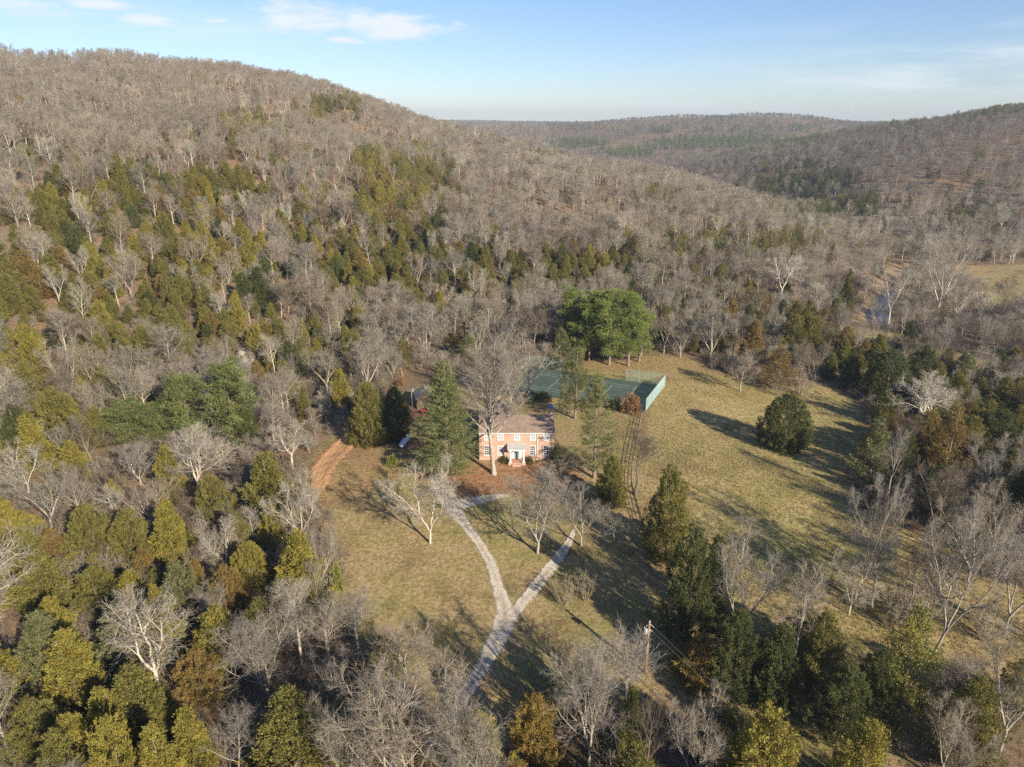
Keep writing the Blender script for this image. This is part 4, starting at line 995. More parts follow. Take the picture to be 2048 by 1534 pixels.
# ------------------------------------------------------------------ trees one can point to
# (shape, base x, base y, top y, crown width, tone, label): measured on the 2048 px photograph, stood on the terrain
HAND = [
 ('wp0',893,952,722,128,'blue pine',"tall broad white pine at the left end of the brick house"),
 ('vase',988,948,684,170,'grey',"tall bare tree with a long straight trunk in front of the house"),
 ('b4',1058,797,676,146,'tan',"round-headed bare tree between the house and the tennis court"),
 ('b4',1022,806,700,88,'tan',"bare tree in front of the left part of the tennis court"),
 ('b0',965,800,690,90,'tan',"bare tree behind the roof of the brick house, left of the court"),
 ('copen',1150,837,690,80,'grey-green',"dark thin-crowned cedar standing just in front of the tennis court"),
 ('c4',1122,738,655,60,'grey-green',"dull green cedar behind the far side of the tennis court"),
 ('wp1',1188,956,748,92,'sparse',"tall open pine with a bare pale trunk right of the house"),
 ('round',1480,783,702,68,'pinkish',"small round bare tree alone at the top of the meadow"),
 ('cround',1566,893,787,108,'dark green',"large round dark cedar alone in the open meadow"),
 ('broken',860,1086,925,185,'pale',"pale gnarled bare tree alone on the lawn left of the drive"),
 ('broad',1075,1106,936,165,'grey',"dense grey bare tree inside the loop of the drive"),
 ('b3',1162,1092,980,106,'grey',"lower grey bare tree beside the right branch of the drive"),
 ('b1',1228,1084,1010,86,'grey',"smallest grey bare tree right of the drive loop"),
 ('b5',1271,990,862,108,'dark',"bare tree with a dark forked trunk beside the rail fence"),
 ('c0',1222,1012,912,70,'olive',"small olive cedar at the foot of the open pine"),
 ('c1',1330,1118,932,108,'olive',"broad olive cedar at the lower end of the rail fence"),
 ('c3',1372,1290,1058,130,'dark green',"tall dark cedar behind the wooden utility pole"),
 ('c1',1422,1230,1072,84,'dark green',"dark cedar between the tall dark cedar and the broad bare tree"),
 ('b3',1474,1292,1064,170,'grey',"broad pale-twigged bare tree right of the tall dark cedar"),
 ('b2',1580,1362,1130,118,'tan',"bare tree with twin upright stems at the near edge of the meadow"),
 ('c4',1630,1378,1218,100,'olive',"olive cedar just right of the twin-stemmed bare tree"),
 ('copen',1790,1440,1205,135,'yellow-green',"tall pointed yellow-green cedar at the near right of the meadow"),
 ('c3',1740,1450,1300,105,'dark green',"dark cedar crowding the left side of the pointed yellow-green cedar"),
 ('c3',1168,1428,1318,92,'dark green',"dark cedar half hidden behind the big spreading bare tree at the bottom"),
 ('c1',1108,1448,1350,70,'dark green',"smaller dark cedar at the left side of the big spreading bare tree"),
 ('b4',1020,806,696,70,'grey',"thin grey bare tree at the near left corner of the tennis court"),
 ('c3',1462,1392,1222,120,'dark green',"dark cedar under the broad pale-twigged bare tree"),
 ('c1',1545,1412,1250,105,'dark green',"dark cedar left of the twin-stemmed bare tree, in deep shade"),
 ('c3',1672,1482,1330,120,'dark green',"low dark cedar between the olive and the pointed yellow-green cedars"),
 ('c4',1600,1300,1205,90,'olive',"small olive cedar behind the twin-stemmed bare tree"),
 ('c0',1398,1362,1272,112,'amber',"orange-tinged cedar right of the wooden utility pole"),
 ('c1',1512,1625,1418,190,'golden',"golden cedar rising from the bottom edge, right of centre"),
 ('c1',1700,1640,1440,160,'golden',"smaller golden cedar at the bottom edge on the right"),
 ('c3',1070,1545,1390,120,'amber',"rusty gold cedar low in the frame, left of the big bare tree"),
 ('c2',1255,1530,1372,66,'yellow-green',"slim yellow-green cedar behind the big bottom bare tree"),
 ('broad',1178,1540,1276,215,'grey',"big spreading grey bare tree at the bottom centre below the pole"),
 ('b1',1290,1590,1368,88,'brown',"thin brown-twigged bare tree between two bigger ones at the bottom"),
 ('b3',1385,1600,1392,150,'tan',"wide tan bare tree in front of the orange-tinged cedar"),
 ('broad',812,1660,1340,330,'tan',"huge dense tan bare tree at the bottom, left of centre"),
 ('broad',925,1680,1385,190,'grey',"dense grey bare tree at the bottom, right of the huge tan one"),
 ('b3',700,1620,1385,140,'tan',"dense tan bare tree at the bottom, left of the huge one"),
 ('c4',775,1372,1270,98,'yellow-green',"light green cedar at the lower edge of the lawn"),
 ('broad',540,1410,1225,200,'grey',"sprawling grey bare tree at the lower left edge of the lawn"),
 ('b1',478,1560,1400,150,'grey',"bare grey tree low in the frame beside the golden cedars"),
 ('syc',318,1392,1190,195,'pale',"pale-limbed bare tree towering out of the lower left cedars"),
 ('syc',2,1350,1058,230,'pale',"big pale bare tree cut by the left edge of the picture"),
 ('b4',455,1140,1035,115,'pale',"pale many-limbed bare tree among the cedars left of the lawn"),
 ('b3',105,1060,938,125,'grey',"grey bare tree behind the row of golden cedars"),
 ('broken',58,985,885,115,'pale',"pale bare tree near the left edge above the cedar row"),
 ('syc',232,1040,972,78,'pale',"small pale forked tree just behind the olive cedar row"),
 ('b4',282,970,888,112,'grey',"grey bare tree in front of the leftmost green pine"),
 ('broad',396,975,858,170,'pale',"wide pale bare tree in front of the green pines on the left"),
 ('syc',585,938,842,95,'pale',"pale bare tree left of the strip of orange clay"),
 ('broken',606,1090,955,135,'pale',"pale bare tree leaning over the left edge of the lawn"),
 ('b0',512,1092,1010,66,'pale',"slender pale bare tree behind the round olive cedar"),
 ('b2',604,1182,1062,84,'pinkish',"pinkish bare tree with clustered stems at the left edge of the lawn"),
 ('b0',640,1238,1110,56,'tan',"thin tan bare tree at the left edge of the lawn, below the pinkish one"),
 ('syc',558,1225,1165,52,'pale',"small pale forked tree below the pinkish clustered one"),
 ('b1',22,1520,1350,140,'grey',"grey bare tree in the bottom left corner"),
 # lower left cedars
 ('c1',112,1378,1224,112,'grey-green',"grey-green cedar in the dense group at the lower left"),
 ('c0',165,1420,1262,124,'golden',"large golden cedar beside the grey-green one at the lower left"),
 ('c3',92,1530,1400,130,'olive',"olive cedar above the bottom left corner"),
 ('c0',232,1512,1376,118,'golden',"pointed golden cedar at the bottom, below the pale-limbed tree"),
 ('c1',338,1500,1384,100,'olive',"olive cedar at the foot of the pale-limbed tree"),
 ('c2',398,1568,1416,98,'golden',"bright pointed golden cedar left of the low grey bare tree"),
 ('c3',258,1630,1436,130,'golden',"broad golden cedar on the bottom edge, left side"),
 ('c1',152,1640,1462,118,'olive',"olive cedar on the bottom edge, near the left corner"),
 ('c0',342,1640,1452,118,'golden',"golden cedar on the bottom edge below the low grey bare tree"),
 ('c4',452,1358,1212,132,'golden',"bright golden cedar left of the sprawling grey bare tree"),
 ('c3',408,1408,1300,112,'rust',"rusty brown cedar right of the pale-limbed tree"),
 ('c1',372,1236,1124,98,'grey-green',"dull grey-green cedar left of the rusty pair"),
 ('c3',462,1236,1130,86,'rust',"larger rusty cedar below the pale many-limbed tree"),
 ('c2',404,1204,1118,48,'rust',"narrow rusty cedar beside the larger rusty one"),
 ('c0',272,1220,1140,78,'golden',"golden cedar in the middle of the lower left woods"),
 ('c3',202,1222,1134,105,'olive',"flat broad olive cedar in the middle of the lower left woods"),
 ('c1',22,1085,1004,92,'golden',"golden cedar at the left edge, in the cedar row"),
 ('c0',68,1090,1028,82,'golden',"golden cedar second from the left edge in the row"),
 ('c3',190,1116,1008,96,'olive',"tall olive cedar in the middle of the cedar row"),
 ('c1',270,1122,1018,94,'olive',"olive cedar in the row, under the small pale forked tree"),
 ('c0',350,1122,998,80,'golden',"golden cedar at the right end of the cedar row"),
 ('c2',112,1116,1056,62,'rust',"rust-coloured cedar in the cedar row near the left edge"),
 ('c1',292,1156,1094,54,'rust',"small rusty cedar below the cedar row"),
 ('c3',156,1146,1104,54,'golden',"low golden cedar below the rust-coloured one"),
 ('cround',507,1184,1084,86,'golden',"round golden-olive cedar left of the pinkish clustered stems"),
 ('c3',432,1042,950,84,'olive',"olive cedar under the wide pale bare tree"),
 ('c0',545,1034,906,110,'olive',"large olive cedar below the pale tree by the clay strip"),
 ('c1',345,980,888,62,'golden',"golden cedar under the leftmost green pines"),
 ('c2',150,950,880,64,'golden',"golden cedar in the left woods below the hillside"),
 ('c3',10,935,880,56,'golden',"golden cedar cut by the left edge, halfway up"),
 ('c0',497,892,792,54,'dark green',"dark cedar at the right foot of the green pines"),
 ('cround',741,886,764,86,'olive',"large olive cedar between the clay strip and the shed"),
 ('cround',794,878,772,60,'dark green',"shaded dark cedar right behind the large olive one by the shed"),
 ('c1',686,822,737,46,'golden',"golden cedar behind the large olive one near the shed"),
 ('c2',612,842,775,36,'olive',"slim olive cedar at the wood edge above the clay strip"),
 # green pines
 ('rp2',262,886,800,104,'pine',"low green pine, leftmost of the group on the slope"),
 ('rp0',322,892,806,84,'pine',"small green pine between the leftmost one and the tall pair"),
 ('rp2',384,886,742,104,'pine',"tall green pine, left one of the tall pair on the slope"),
 ('rp0',466,890,720,116,'pine',"tallest green pine on the slope above the left woods"),
 ('rp0',1138,712,574,70,'bright pine',"leftmost pine of the bright green clump behind the court"),
 ('rp2',1178,722,582,70,'bright pine',"second pine from the left in the bright green clump"),
 ('rp1',1218,730,578,76,'bright pine',"middle pine of the bright green clump behind the court"),
 ('rp0',1256,732,584,74,'bright pine',"tall right-hand pine of the bright green clump"),
 ('rp2',1278,724,612,60,'bright pine',"rightmost pine of the bright green clump, next to the meadow"),
 ('rp1',1196,700,578,66,'pine',"pine at the back of the bright green clump"),
 ('wp1',938,725,668,46,'blue pine',"small light green pine in the woods behind the big white pine"),
 # tree line behind the meadow
 ('b4',858,722,602,135,'grey',"large grey spreading tree at the foot of the hill above the shed"),
 ('b4',733,790,672,120,'grey',"tall grey spreading tree behind the large olive cedar"),
 ('b3',655,785,690,95,'grey',"grey spreading tree at the hill foot above the clay strip"),
 ('b4',1420,722,612,112,'grey',"broad grey tree in the tree line behind the meadow"),
 ('c0',1500,732,640,58,'rust',"rust-tinted cedar in the tree line behind the small round tree"),
 ('copen',1552,778,690,84,'rust',"bushy brownish cedar at the top right of the meadow"),
 ('b4',1553,694,628,52,'pale',"small pale bare tree rising behind the tree line"),
 ('c1',1618,706,632,62,'olive',"olive cedar in the tree line above the meadow corner"),
 ('c3',1583,702,628,58,'olive',"olive cedar beside the small pale tree in the tree line"),
 ('cround',1770,800,700,100,'dark green',"dark bushy cedar past the right corner of the meadow"),
 ('c1',1838,782,690,66,'dark green',"dark cedar right of the bushy one past the meadow corner"),
 ('syc',1840,872,745,140,'white',"white-limbed sycamore above the dark trees right of the meadow"),
 ('c3',1765,850,782,62,'yellow-green',"yellow-green cedar left of the white-limbed sycamore"),
 ('c4',1738,962,836,92,'grey-green',"grey-green cedar at the shaded right edge of the meadow"),
 ('copen',1882,962,800,90,'rust',"rust-tipped pointed cedar below the white-limbed sycamore"),
 ('c4',1858,948,856,78,'rust',"shorter rust-tipped cedar left of the pointed one"),
 ('c1',1988,902,818,88,'dark green',"dark cedar near the right edge, level with the sycamore"),
 ('c1',1928,935,832,74,'olive',"olive cedar between the rust-tipped and the dark one on the right"),
 ('syc',1562,602,508,82,'white',"white-limbed sycamore at the foot of the ridge, right of the pine clump"),
 ('syc',1776,648,530,86,'pale',"pale sycamore standing in front of the blue river"),
 ('b3',1872,640,474,105,'pale',"tallest pale tree on the river bank"),
 ('b3',1748,660,585,60,'tan',"tan bare tree left of the pale sycamore by the river"),
 ('b4',1802,672,600,64,'grey',"grey bare tree right of the pale sycamore by the river"),
 ('b1',1768,690,632,52,'tan',"low tan bare tree in front of the pale river sycamore"),
 ('syc',1958,642,580,54,'white',"small white sycamore near the far field"),
 ('syc',1910,648,575,62,'pale',"pale sycamore between the river and the far field"),
 ('c2',1688,628,538,30,'olive',"very narrow olive cedar on the near river bank"),
 ('b1',2002,622,545,52,'dark',"dark bare tree at the edge of the far field"),
 # right-hand trees
 ('broken',1729,1158,950,130,'grey',"bare tree with a dark vine-clad trunk at the right edge of the meadow"),
 ('b2',1771,1010,852,62,'grey',"slender bare tree behind the vine-clad one"),
 ('broken',1868,1306,1012,200,'grey',"tall leaning bare tree with a dark trunk on the lower right"),
 ('b5',1815,1215,1090,80,'dark',"dark upright bare tree left of the leaning one"),
 ('b5',1852,1262,1095,90,'dark',"dark bare tree right behind the pointed yellow-green cedar"),
 ('broken',1698,1228,1108,130,'pale',"low crooked pale tree standing in the near meadow"),
 ('b3',1935,1165,1020,150,'grey',"grey bare tree above the leaning one on the right"),
 ('b4',2010,1260,1065,150,'grey',"grey bare tree at the right edge beside the leaning one"),
 ('b3',2000,1500,1290,175,'grey',"grey bare tree in the lower right corner"),
 ('b4',1880,1560,1400,150,'tan',"tan bare tree on the bottom edge near the right corner"),
 ('b3',1960,1020,880,110,'grey',"grey bare tree in the shade below the dark cedars on the right"),
 ('b4',1865,1080,930,120,'brown',"brown bare tree in the thick woods right of the meadow"),
]
SHRUBS = [
 ('s1',1128,1208,1152,60,'buff',"bushy tan shrub beside the right branch of the drive, left one of two"),
 ('s0',1172,1200,1142,56,'buff',"bushy tan shrub beside the right branch of the drive, right one of two"),
 ('lb0',785,932,906,26,'lime',"small yellow-green bush left of the big white pine"),
 ('lb0',1059,926,908,18,'dark green',"round green bush right of the porch"),
 ('lb1',1010,925,910,20,'dark green',"low green bush left of the porch"),
 ('lb1',1112,925,890,30,'dark green',"dark shrub at the right corner of the brick house"),
 ('lb1',1085,800,782,46,'dark green',"dark low shrubs in the shade in front of the tennis court"),
 ('lb1',1262,824,784,46,'orange',"brownish orange bush at the near right corner of the tennis court"),
 ('lb0',1230,818,790,34,'dark green',"dark green bush beside the brownish orange one at the court"),
 ('s2',1120,955,905,70,'tan',"wide twiggy shrub in front of the right house corner"),
 ('s1',1090,960,925,40,'tan',"twiggy shrub below the house, left of the wide one"),
 ('lb1',676,1180,1120,30,'lime',"yellow-green bush at the left edge of the lawn"),
 ('lb0',800,770,752,20,'orange',"small orange-leaved bush behind the shed pole"),
 ('s0',1600,790,735,60,'pinkish',"pinkish brush at the top right corner of the meadow"),
 ('s2',1555,792,752,46,'pinkish',"pinkish brush at the foot of the bushy brownish cedar"),
]
TAKEN = []      # x, y, radius of what already stands
random.seed(7)
def put_px(e, group=None):
    key, bx, by, ty, w, tone, label = e
    P = at(bx, by); h = max(1.2, top_height(P, ty)); dep = proj(P[0], P[1], P[2]+h*.6)[2]
    wd = w/FPX*float(dep); _, _, H0, W0 = PROTO[key]
    rz = random.random()*6.28
    lean = (0, R(10)) if 'leaning bare tree' in label else ((0, R(4)) if 'vine-clad trunk' in label else (0, 0))
    if lean[1]: rz = 0
    t = put(key, P[0], P[1], P[2], wd/W0, h/H0, rz, tone, label, group, lean)
    TAKEN.append((P[0], P[1], wd/2))
    return t
for e in HAND: put_px(e)
for e in SHRUBS: put_px(e)

# ------------------------------------------------------------------ woodland scatter
rng = np.random.RandomState(11)
def hard_core(x, y, r):
    """thin points so none stands closer than its spacing"""
    cell = {}; keep = []
    for i in range(len(x)):
        s = r[i]; cx, cy = int(x[i]//8), int(y[i]//8); ok = True
        R_ = 1 if s < 8 else 2
        for a in range(cx-R_, cx+R_+1):
            for b in range(cy-R_, cy+R_+1):
                for j in cell.get((a, b), ()):
                    if (x[i]-x[j])**2+(y[i]-y[j])**2 < (s*.5+r[j]*.5)**2: ok = False; break
                if not ok: break
            if not ok: break
        if ok: cell.setdefault((cx, cy), []).append(i); keep.append(i)
    return np.array(keep, int)
def scatter(d0, d1, sp, dens):
    az0 = R(43)
    n = int(dens*az0*(d1*d1-d0*d0)/(sp*sp))
    d = np.sqrt(rng.uniform(d0*d0, d1*d1, n)); a = rng.uniform(-az0, az0, n)
    x, y = d*np.sin(a), d*np.cos(a)
    if sp < 12:
        k = hard_core(x, y, sp*rng.uniform(.75, 1.2, n)); x, y = x[k], y[k]
    return x, y
# horizon of the ground seen from the camera, to leave out trees nobody sees
ZA = np.radians(np.arange(-46, 46.1, .5)); ZD = np.arange(20, 5200, 12.0)
_gx = ZD[None,:]*np.sin(ZA)[:,None]; _gy = ZD[None,:]*np.cos(ZA)[:,None]
_ge = np.maximum.accumulate((height(_gx, _gy)-CAMZ)/ZD[None,:], axis=1)
def seen(x, y, z, margin):
    d = np.hypot(x, y); a = np.arctan2(x, y)
    i = np.clip(((a-ZA[0])/R(.5)).astype(int), 0, len(ZA)-1); j = np.clip(((d-20)/12).astype(int)-1, 0, len(ZD)-1)
    return (z+margin-CAMZ)/d > _ge[i, j]
xs, ys, zz = [], [], []
for d0, d1, sp, dn in ((26,170,3.7,1.9),(170,300,3.8,1.9),(300,600,4.3,1.7),(600,1200,5.1,1.4),(1200,2600,8.6,.95),(2600,5100,17,.9)):
    x, y = scatter(d0, d1, sp, dn); xs.append(x); ys.append(y); zz.append(np.full(len(x), sp))
x = np.concatenate(xs); y = np.concatenate(ys); sp = np.concatenate(zz)
d = np.hypot(x, y); z = height(x, y)
GLADE = gpoly([(1640,1180),(1800,1075),(2100,1130),(2350,1300),(2200,1700),(1820,1700),(1800,1480),(1900,1400),(1750,1250)])
k = ((sdf(x, y, OPEN) < -1.0) | (in_poly(x, y, GLADE) & (rng.rand(len(x)) < .72))) & (sdf(x, y, FIELD) < -2) & (sdf(x, y, RIVER) < -3) & (sdf(x, y, STRIP) < -1.5)
k &= seen(x, y, z, np.where(d < 600, 24, np.where(d < 1500, 30, 45)))
for (tx, ty_, tr) in TAKEN: k &= (x-tx)**2+(y-ty_)**2 > (min(tr, 5.5)*.55+1.0)**2
# keep the house yard, the shed and the clay strip free of stray trees
for q in ([(600,1000),(640,915),(690,850),(840,742),(1000,742),(1140,738),(1330,722),(1330,840),(1240,1000),(640,1010)],):
    k &= ~in_poly(x, y, gpoly(q))
x, y, z, d, sp = x[k], y[k], z[k], d[k], sp[k]
px, py, dep = proj(x, y, z)
# share of evergreens over the slopes (patches read off the photograph, kept as ground positions)
def ell(cx, cy, rx, ry, amt): return amt*np.exp(-(((px-cx)/rx)**2+((py-cy)/ry)**2)**1.6)
C_ = np.zeros(len(x))
for e in ((250,440,230,80,.62),(420,410,120,55,.6),(480,345,180,40,.25),(800,400,110,85,.92),(720,490,170,60,.65),(800,560,190,75,.72),(980,560,150,60,.6),(130,700,230,160,.68),(60,560,120,110,.55),
          (430,640,230,130,.52),(620,700,120,90,.55),(380,540,200,80,.62),(1180,570,170,50,.72),(1480,505,240,32,.78),(1330,590,220,70,.38),(200,1150,340,170,.78),(300,1450,330,180,.8),(480,1150,120,160,.4),(100,900,200,60,.3),(1600,375,110,38,.9),(1660,425,130,34,.8),
          (1960,450,90,45,.45),(1900,400,200,40,.12),(1600,690,110,50,.6),(1430,660,140,60,.4),(1900,880,200,130,.75),(1900,1050,220,80,.45),(1760,760,100,70,.6),(500,268,62,22,.85),(560,250,50,16,.5),(665,228,65,26,.75),(1460,288,140,10,.95),(1360,292,60,8,.8),(1150,290,50,7,.8),(1260,308,50,9,.85),
          (1085,325,50,16,.6),(1330,405,40,14,.5),(900,620,150,60,.45),(1350,410,60,20,.3),(1420,262,300,6,.15),(1650,900,60,200,.3),(1980,1350,220,180,.28),(1450,1700,850,220,.8),(1920,225,120,16,.3)):
    C_ = np.maximum(C_, ell(*e))
nz = np.sin(x*.09+1)*np.cos(y*.08)+np.sin(x*.21-y*.17)*.6+rng.normal(size=len(x))*.35
C_ = np.clip(C_*np.where((px < 1000) & (py < 900), 1.62, 1.45)+C_*.5*nz+.04, 0, .93)
ever = rng.rand(len(x)) < C_
u = rng.rand(len(x)); v = rng.rand(len(x)); w_ = rng.rand(len(x))
near = d < 420
keys = np.empty(len(x), object); tones = np.empty(len(x), object); Hh = np.zeros(len(x)); Ww = np.zeros(len(x))
pine_far = ever & (d > 900) & (py < 330)
for i in range(len(x)):
    if ever[i]:
        keys[i] = (('c0','c1','c2','c3','c4')[int(u[i]*4.999)] if d[i] < 300 else ('cf0','cf1','cf2')[int(u[i]*2.99)])
        r = v[i]; n_ = math.sin(x[i]*.045+2)+math.cos(y[i]*.05+x[i]*.02)
        if d[i] < 130 and x[i] < 0: tones[i] = 'golden' if r < .5 else 'olive' if r < .84 else 'rust' if r < .93 else 'grey-green'
        elif x[i] > 40 and d[i] < 260: tones[i] = 'dark green' if r < .28 else 'olive' if r < .7 else 'rust' if r < .9 else 'grey-green'
        elif pine_far[i]: tones[i] = 'pine'
        elif d[i] > 450 and x[i] > 120: tones[i] = 'dark green' if r < .7 else 'olive'
        else: tones[i] = 'golden' if r+.15*n_ < .2 else 'rust' if r > .91 else 'dark green' if r > .80 else 'olive'
        Hh[i] = ((7.5 if d[i] < 150 else 5.2)+5.2*w_[i]**1.4) if not pine_far[i] else 13; Ww[i] = Hh[i]*(.56+.26*v[i])*(1 if d[i] < 600 else 1.15)
        if d[i] < 50: Hh[i] *= .8
    else:
        keys[i] = (('b0','b1','b2','b3','b4','b5')[int(u[i]*5.999)] if near[i] else ('f0','f1','f2','f3','f4')[int(u[i]*4.999)])
        r = v[i]; up_ = z[i] > 40
        tones[i] = ('pale' if r < .12 else 'tan' if r < .46 else 'grey' if r < .8 else 'pinkish' if r < .93 else 'brown') if x[i] < 60 or d[i] > 340 else ('grey' if r < .45 else 'brown' if r < .68 else 'tan' if r < .85 else 'dark' if r < .93 else 'pale')
        if x[i] > 100 and d[i] > 575: tones[i] = 'greybrown' if r < .55 else 'brown' if r < .75 else 'grey'  # shade of the right hill painted in as duller, darker twigs
        elif x[i] > 10 and 300 < d[i] < 575: tones[i] = 'tan' if r < .45 else 'pale' if r < .7 else 'grey' if r < .9 else 'pinkish'  # paler twigs paint the spur as lit against that hill
        if up_ and x[i] < -60: tones[i] = 'tan' if r < .4 else 'pinkish' if r < .75 else 'grey' if r < .92 else 'pale'
        Hh[i] = 8.5+4.2*w_[i] if d[i] > 330 else 7.5+7*w_[i] if x[i] < 60 or d[i] > 330 else 8.5+4*w_[i]
        Ww[i] = Hh[i]*(.55+.30*v[i])
        if d[i] < 60: Hh[i] *= .75; Ww[i] *= .8
big = np.where(d > 2600, 1.35, 1.0)
Hh *= big**.5; Ww *= big
# small growth where far trees hide each other: keep crowns inside the frame's near zone low
# nothing grows in front of the trees, the house or the court the photograph shows in full
top_ = proj(x, y, z+Hh)[1]; hw_ = Ww*.5*FPX/np.maximum(dep, 10)
drop = np.zeros(len(x), bool)
for e in HAND + [('b',1034,925,830,190,'',''), ('b',1160,800,735,300,'',''), ('b',840,830,775,70,'',''), ('b',1290,1345,1235,46,'',''), ('b',1372,1400,1285,90,'','')]:
    hx, hb, ht, hw = e[1:5]
    P = at(hx, hb); hd = proj(*P)[2]
    ov = np.minimum(px+hw_, hx+hw*.45)-np.maximum(px-hw_, hx-hw*.45)
    drop |= (dep < hd-1.5) & (dep > 0) & (ov > .28*np.minimum(hw, 2*hw_)) & (top_ < hb-.42*(hb-ht)) & (z > -100) & (py > hb-5) & ((ht < 900) | (hw > 150) | (rng.rand(len(x)) < .45))
Hh = np.where(drop & (d > 45), np.minimum(Hh*.42, 4.2), Hh); Ww = np.where(drop & (d > 45), Ww*.5, Ww); drop &= d <= 45
# the pole by the drive stands in the sun
pb = at(1290, 1345); qx, qy = x-pb[0], y-pb[1]; al_ = qx*.643-qy*.766; pe_ = np.abs(qx*.766+qy*.643)
sunny_ = (al_ > 0) & (al_ < 30) & (pe_ < 3.6)
Hh = np.where(sunny_, np.minimum(Hh, 3.0), Hh); Ww = np.where(sunny_, np.minimum(Ww, 2.5), Ww)
for (tx, ty_, tr), e in zip(TAKEN, HAND+SHRUBS):
    a_, b_ = tx-pb[0], ty_-pb[1]
    if 0 < a_*.643-b_*.766 < 32 and abs(a_*.766+b_*.643) < tr+.3: print('POLE SHADE', e)
# thinner stands and gaps on the far slopes
drop |= (d > 330) & (x < 60) & (np.sin(x*.018+y*.006+1)*np.sin(y*.021-x*.009)+.5*np.sin(x*.06)*np.sin(y*.05) < -.45) & (rng.rand(len(x)) < .55)
x, y, z, d, sp, px, py, dep, ever, Hh, Ww, keys, tones, near = [q[~drop] for q in (x, y, z, d, sp, px, py, dep, ever, Hh, Ww, keys, tones, near)]
infr = (px > -60) & (px < 2108) & (py < 1900)
size = Hh/np.maximum(dep, 20)*infr
order = np.argsort(-size)
indiv = np.zeros(len(x), bool)
nb = sum(kind_of(e[0]) == 'bare_tree' for e in HAND); nc = sum(kind_of(e[0]) == 'cedar_tree' for e in HAND)
qb, qc = 298-nb, 298-nc
top = proj(x, y, z+Hh)[1]
for i in order:
    if size[i] <= 0 or top[i] > 1534 or px[i] < 0 or px[i] > 2048: continue
    if ever[i] and qc > 0: qc -= 1; indiv[i] = True
    elif not ever[i] and qb > 0: qb -= 1; indiv[i] = True
    if qb <= 0 and qc <= 0: break
# one tree of each far shape stands as a thing too
for kk in ('f0','f1','f2','f3','f4','cf0','cf1','cf2'):
    c = [i for i in order[:30000] if keys[i] == kk]
    if c: indiv[c[0]] = True

# ---- labels: how it looks, what stands nearest, in which direction
MARKS = [(893,950,"the big white pine"),(1034,918,"the brick house"),(1150,800,"the tennis court"),(1566,893,"the round meadow cedar"),(1480,783,"the small round meadow tree"),
 (860,1086,"the gnarled lawn tree"),(1290,1345,"the wooden utility pole"),(660,920,"the strip of orange clay"),(741,886,"the shed's big cedar"),(494,722,"the limestone outcrop"),(430,875,"the tall green pines"),
 (268,872,"the leftmost green pine"),(1215,725,"the bright green pine clump"),(1840,872,"the white-limbed sycamore"),(1562,602,"the sycamore under the ridge"),(1776,648,"the blue river"),(2000,560,"the far field"),
 (318,1392,"the pale-limbed tree"),(540,1410,"the sprawling bare tree"),(2,1350,"the big left-edge tree"),(812,1660,"the huge tan tree"),(1178,1540,"the big bottom bare tree"),(1372,1290,"the tall dark cedar"),
 (1580,1362,"the twin-stemmed tree"),(1790,1440,"the pointed yellow-green cedar"),(1868,1306,"the leaning tree"),(1729,1158,"the vine-clad tree"),(190,1116,"the cedar row"),(606,1090,"the tree leaning over the lawn"),
 (604,1182,"the pinkish clustered stems"),(396,975,"the wide pale tree"),(858,722,"the large spreading tree above the shed"),(1420,722,"the broad tree line tree"),(1770,800,"the dark bushy cedar"),(1700,1640,"the smaller golden bottom cedar"),
 (105,1060,"the grey tree behind the cedar row"),(58,985,"the pale tree near the left edge"),(1512,1625,"the golden bottom cedar"),(2010,1260,"the right-edge bare tree")]
MW = [(*at(a, b)[:2], a, b, n) for a, b, n in MARKS]
def region(i):
    X, Y = px[i], py[i]
    if Y < 420 and X < 900: return "high on the left hillside"
    if Y < 420: return "on the far slopes"
    if Y < 620 and X < 1000: return "halfway up the left hillside"
    if Y < 660 and X < 1500: return "along the foot of the ridge"
    if Y < 700 and X >= 1500: return "in the river flats on the right"
    if Y < 860 and X < 700: return "low on the left hillside"
    if Y < 800: return "in the tree line behind the yard"
    if X < 700 and Y < 1200: return "in the left woods"
    if X < 900: return "in the lower left woods"
    if X > 1600 and Y < 1150: return "in the woods right of the meadow"
    if X > 1500: return "in the lower right trees"
    return "among the trees at the bottom"
SZ = lambda h, w: ("tall " if h > 12.8 else "short " if h < 7.6 else "") + ("broad " if w/h > .66 else "narrow " if w/h < .50 else "")
labels = {}
for i in np.where(indiv)[0]:
    md = sorted(MW, key=lambda m: ((m[2]-px[i])**2+((m[3]-py[i])*1.4)**2))[0]
    dx, dy = px[i]-md[2], (py[i]-md[3])*1.2
    r = math.hypot(dx, dy)
    if r < 620:
        if abs(dx) > 2*abs(dy): rel = "left of" if dx < 0 else "right of"
        elif abs(dy) > 2*abs(dx): rel = "below" if dy > 0 else "above"
        else: rel = ("below" if dy > 0 else "above") + (" and left of" if dx < 0 else " and right of")
        how = "just " if r < 90 else "" if r < 200 else "well "
        where = how + rel + " " + md[4]
    else: where = ""
    nm = "bare tree" if not ever[i] else "cedar"
    tn = {'tan':'tan','pale':'pale','grey':'grey','pinkish':'pinkish','brown':'brown','dark':'dark','pine':'green','greybrown':'grey'}.get(tones[i], tones[i])
    l = f"{SZ(Hh[i], Ww[i])}{tn} {nm} {region(i)}" + (", " + where if where else "")
    labels[i] = ' '.join(l.split()[:16])
import collections
cnt = collections.Counter(labels.values())
seenl = collections.defaultdict(list)
for i, l in labels.items(): seenl[l].append(i)
NUM = "zero one two three four five six seven eight nine ten eleven twelve thirteen fourteen fifteen sixteen seventeen eighteen".split()
ORD = ["leftmost"] + [q+" from the left" for q in "second third fourth fifth sixth seventh eighth ninth tenth eleventh twelfth thirteenth fourteenth fifteenth sixteenth seventeenth".split()]
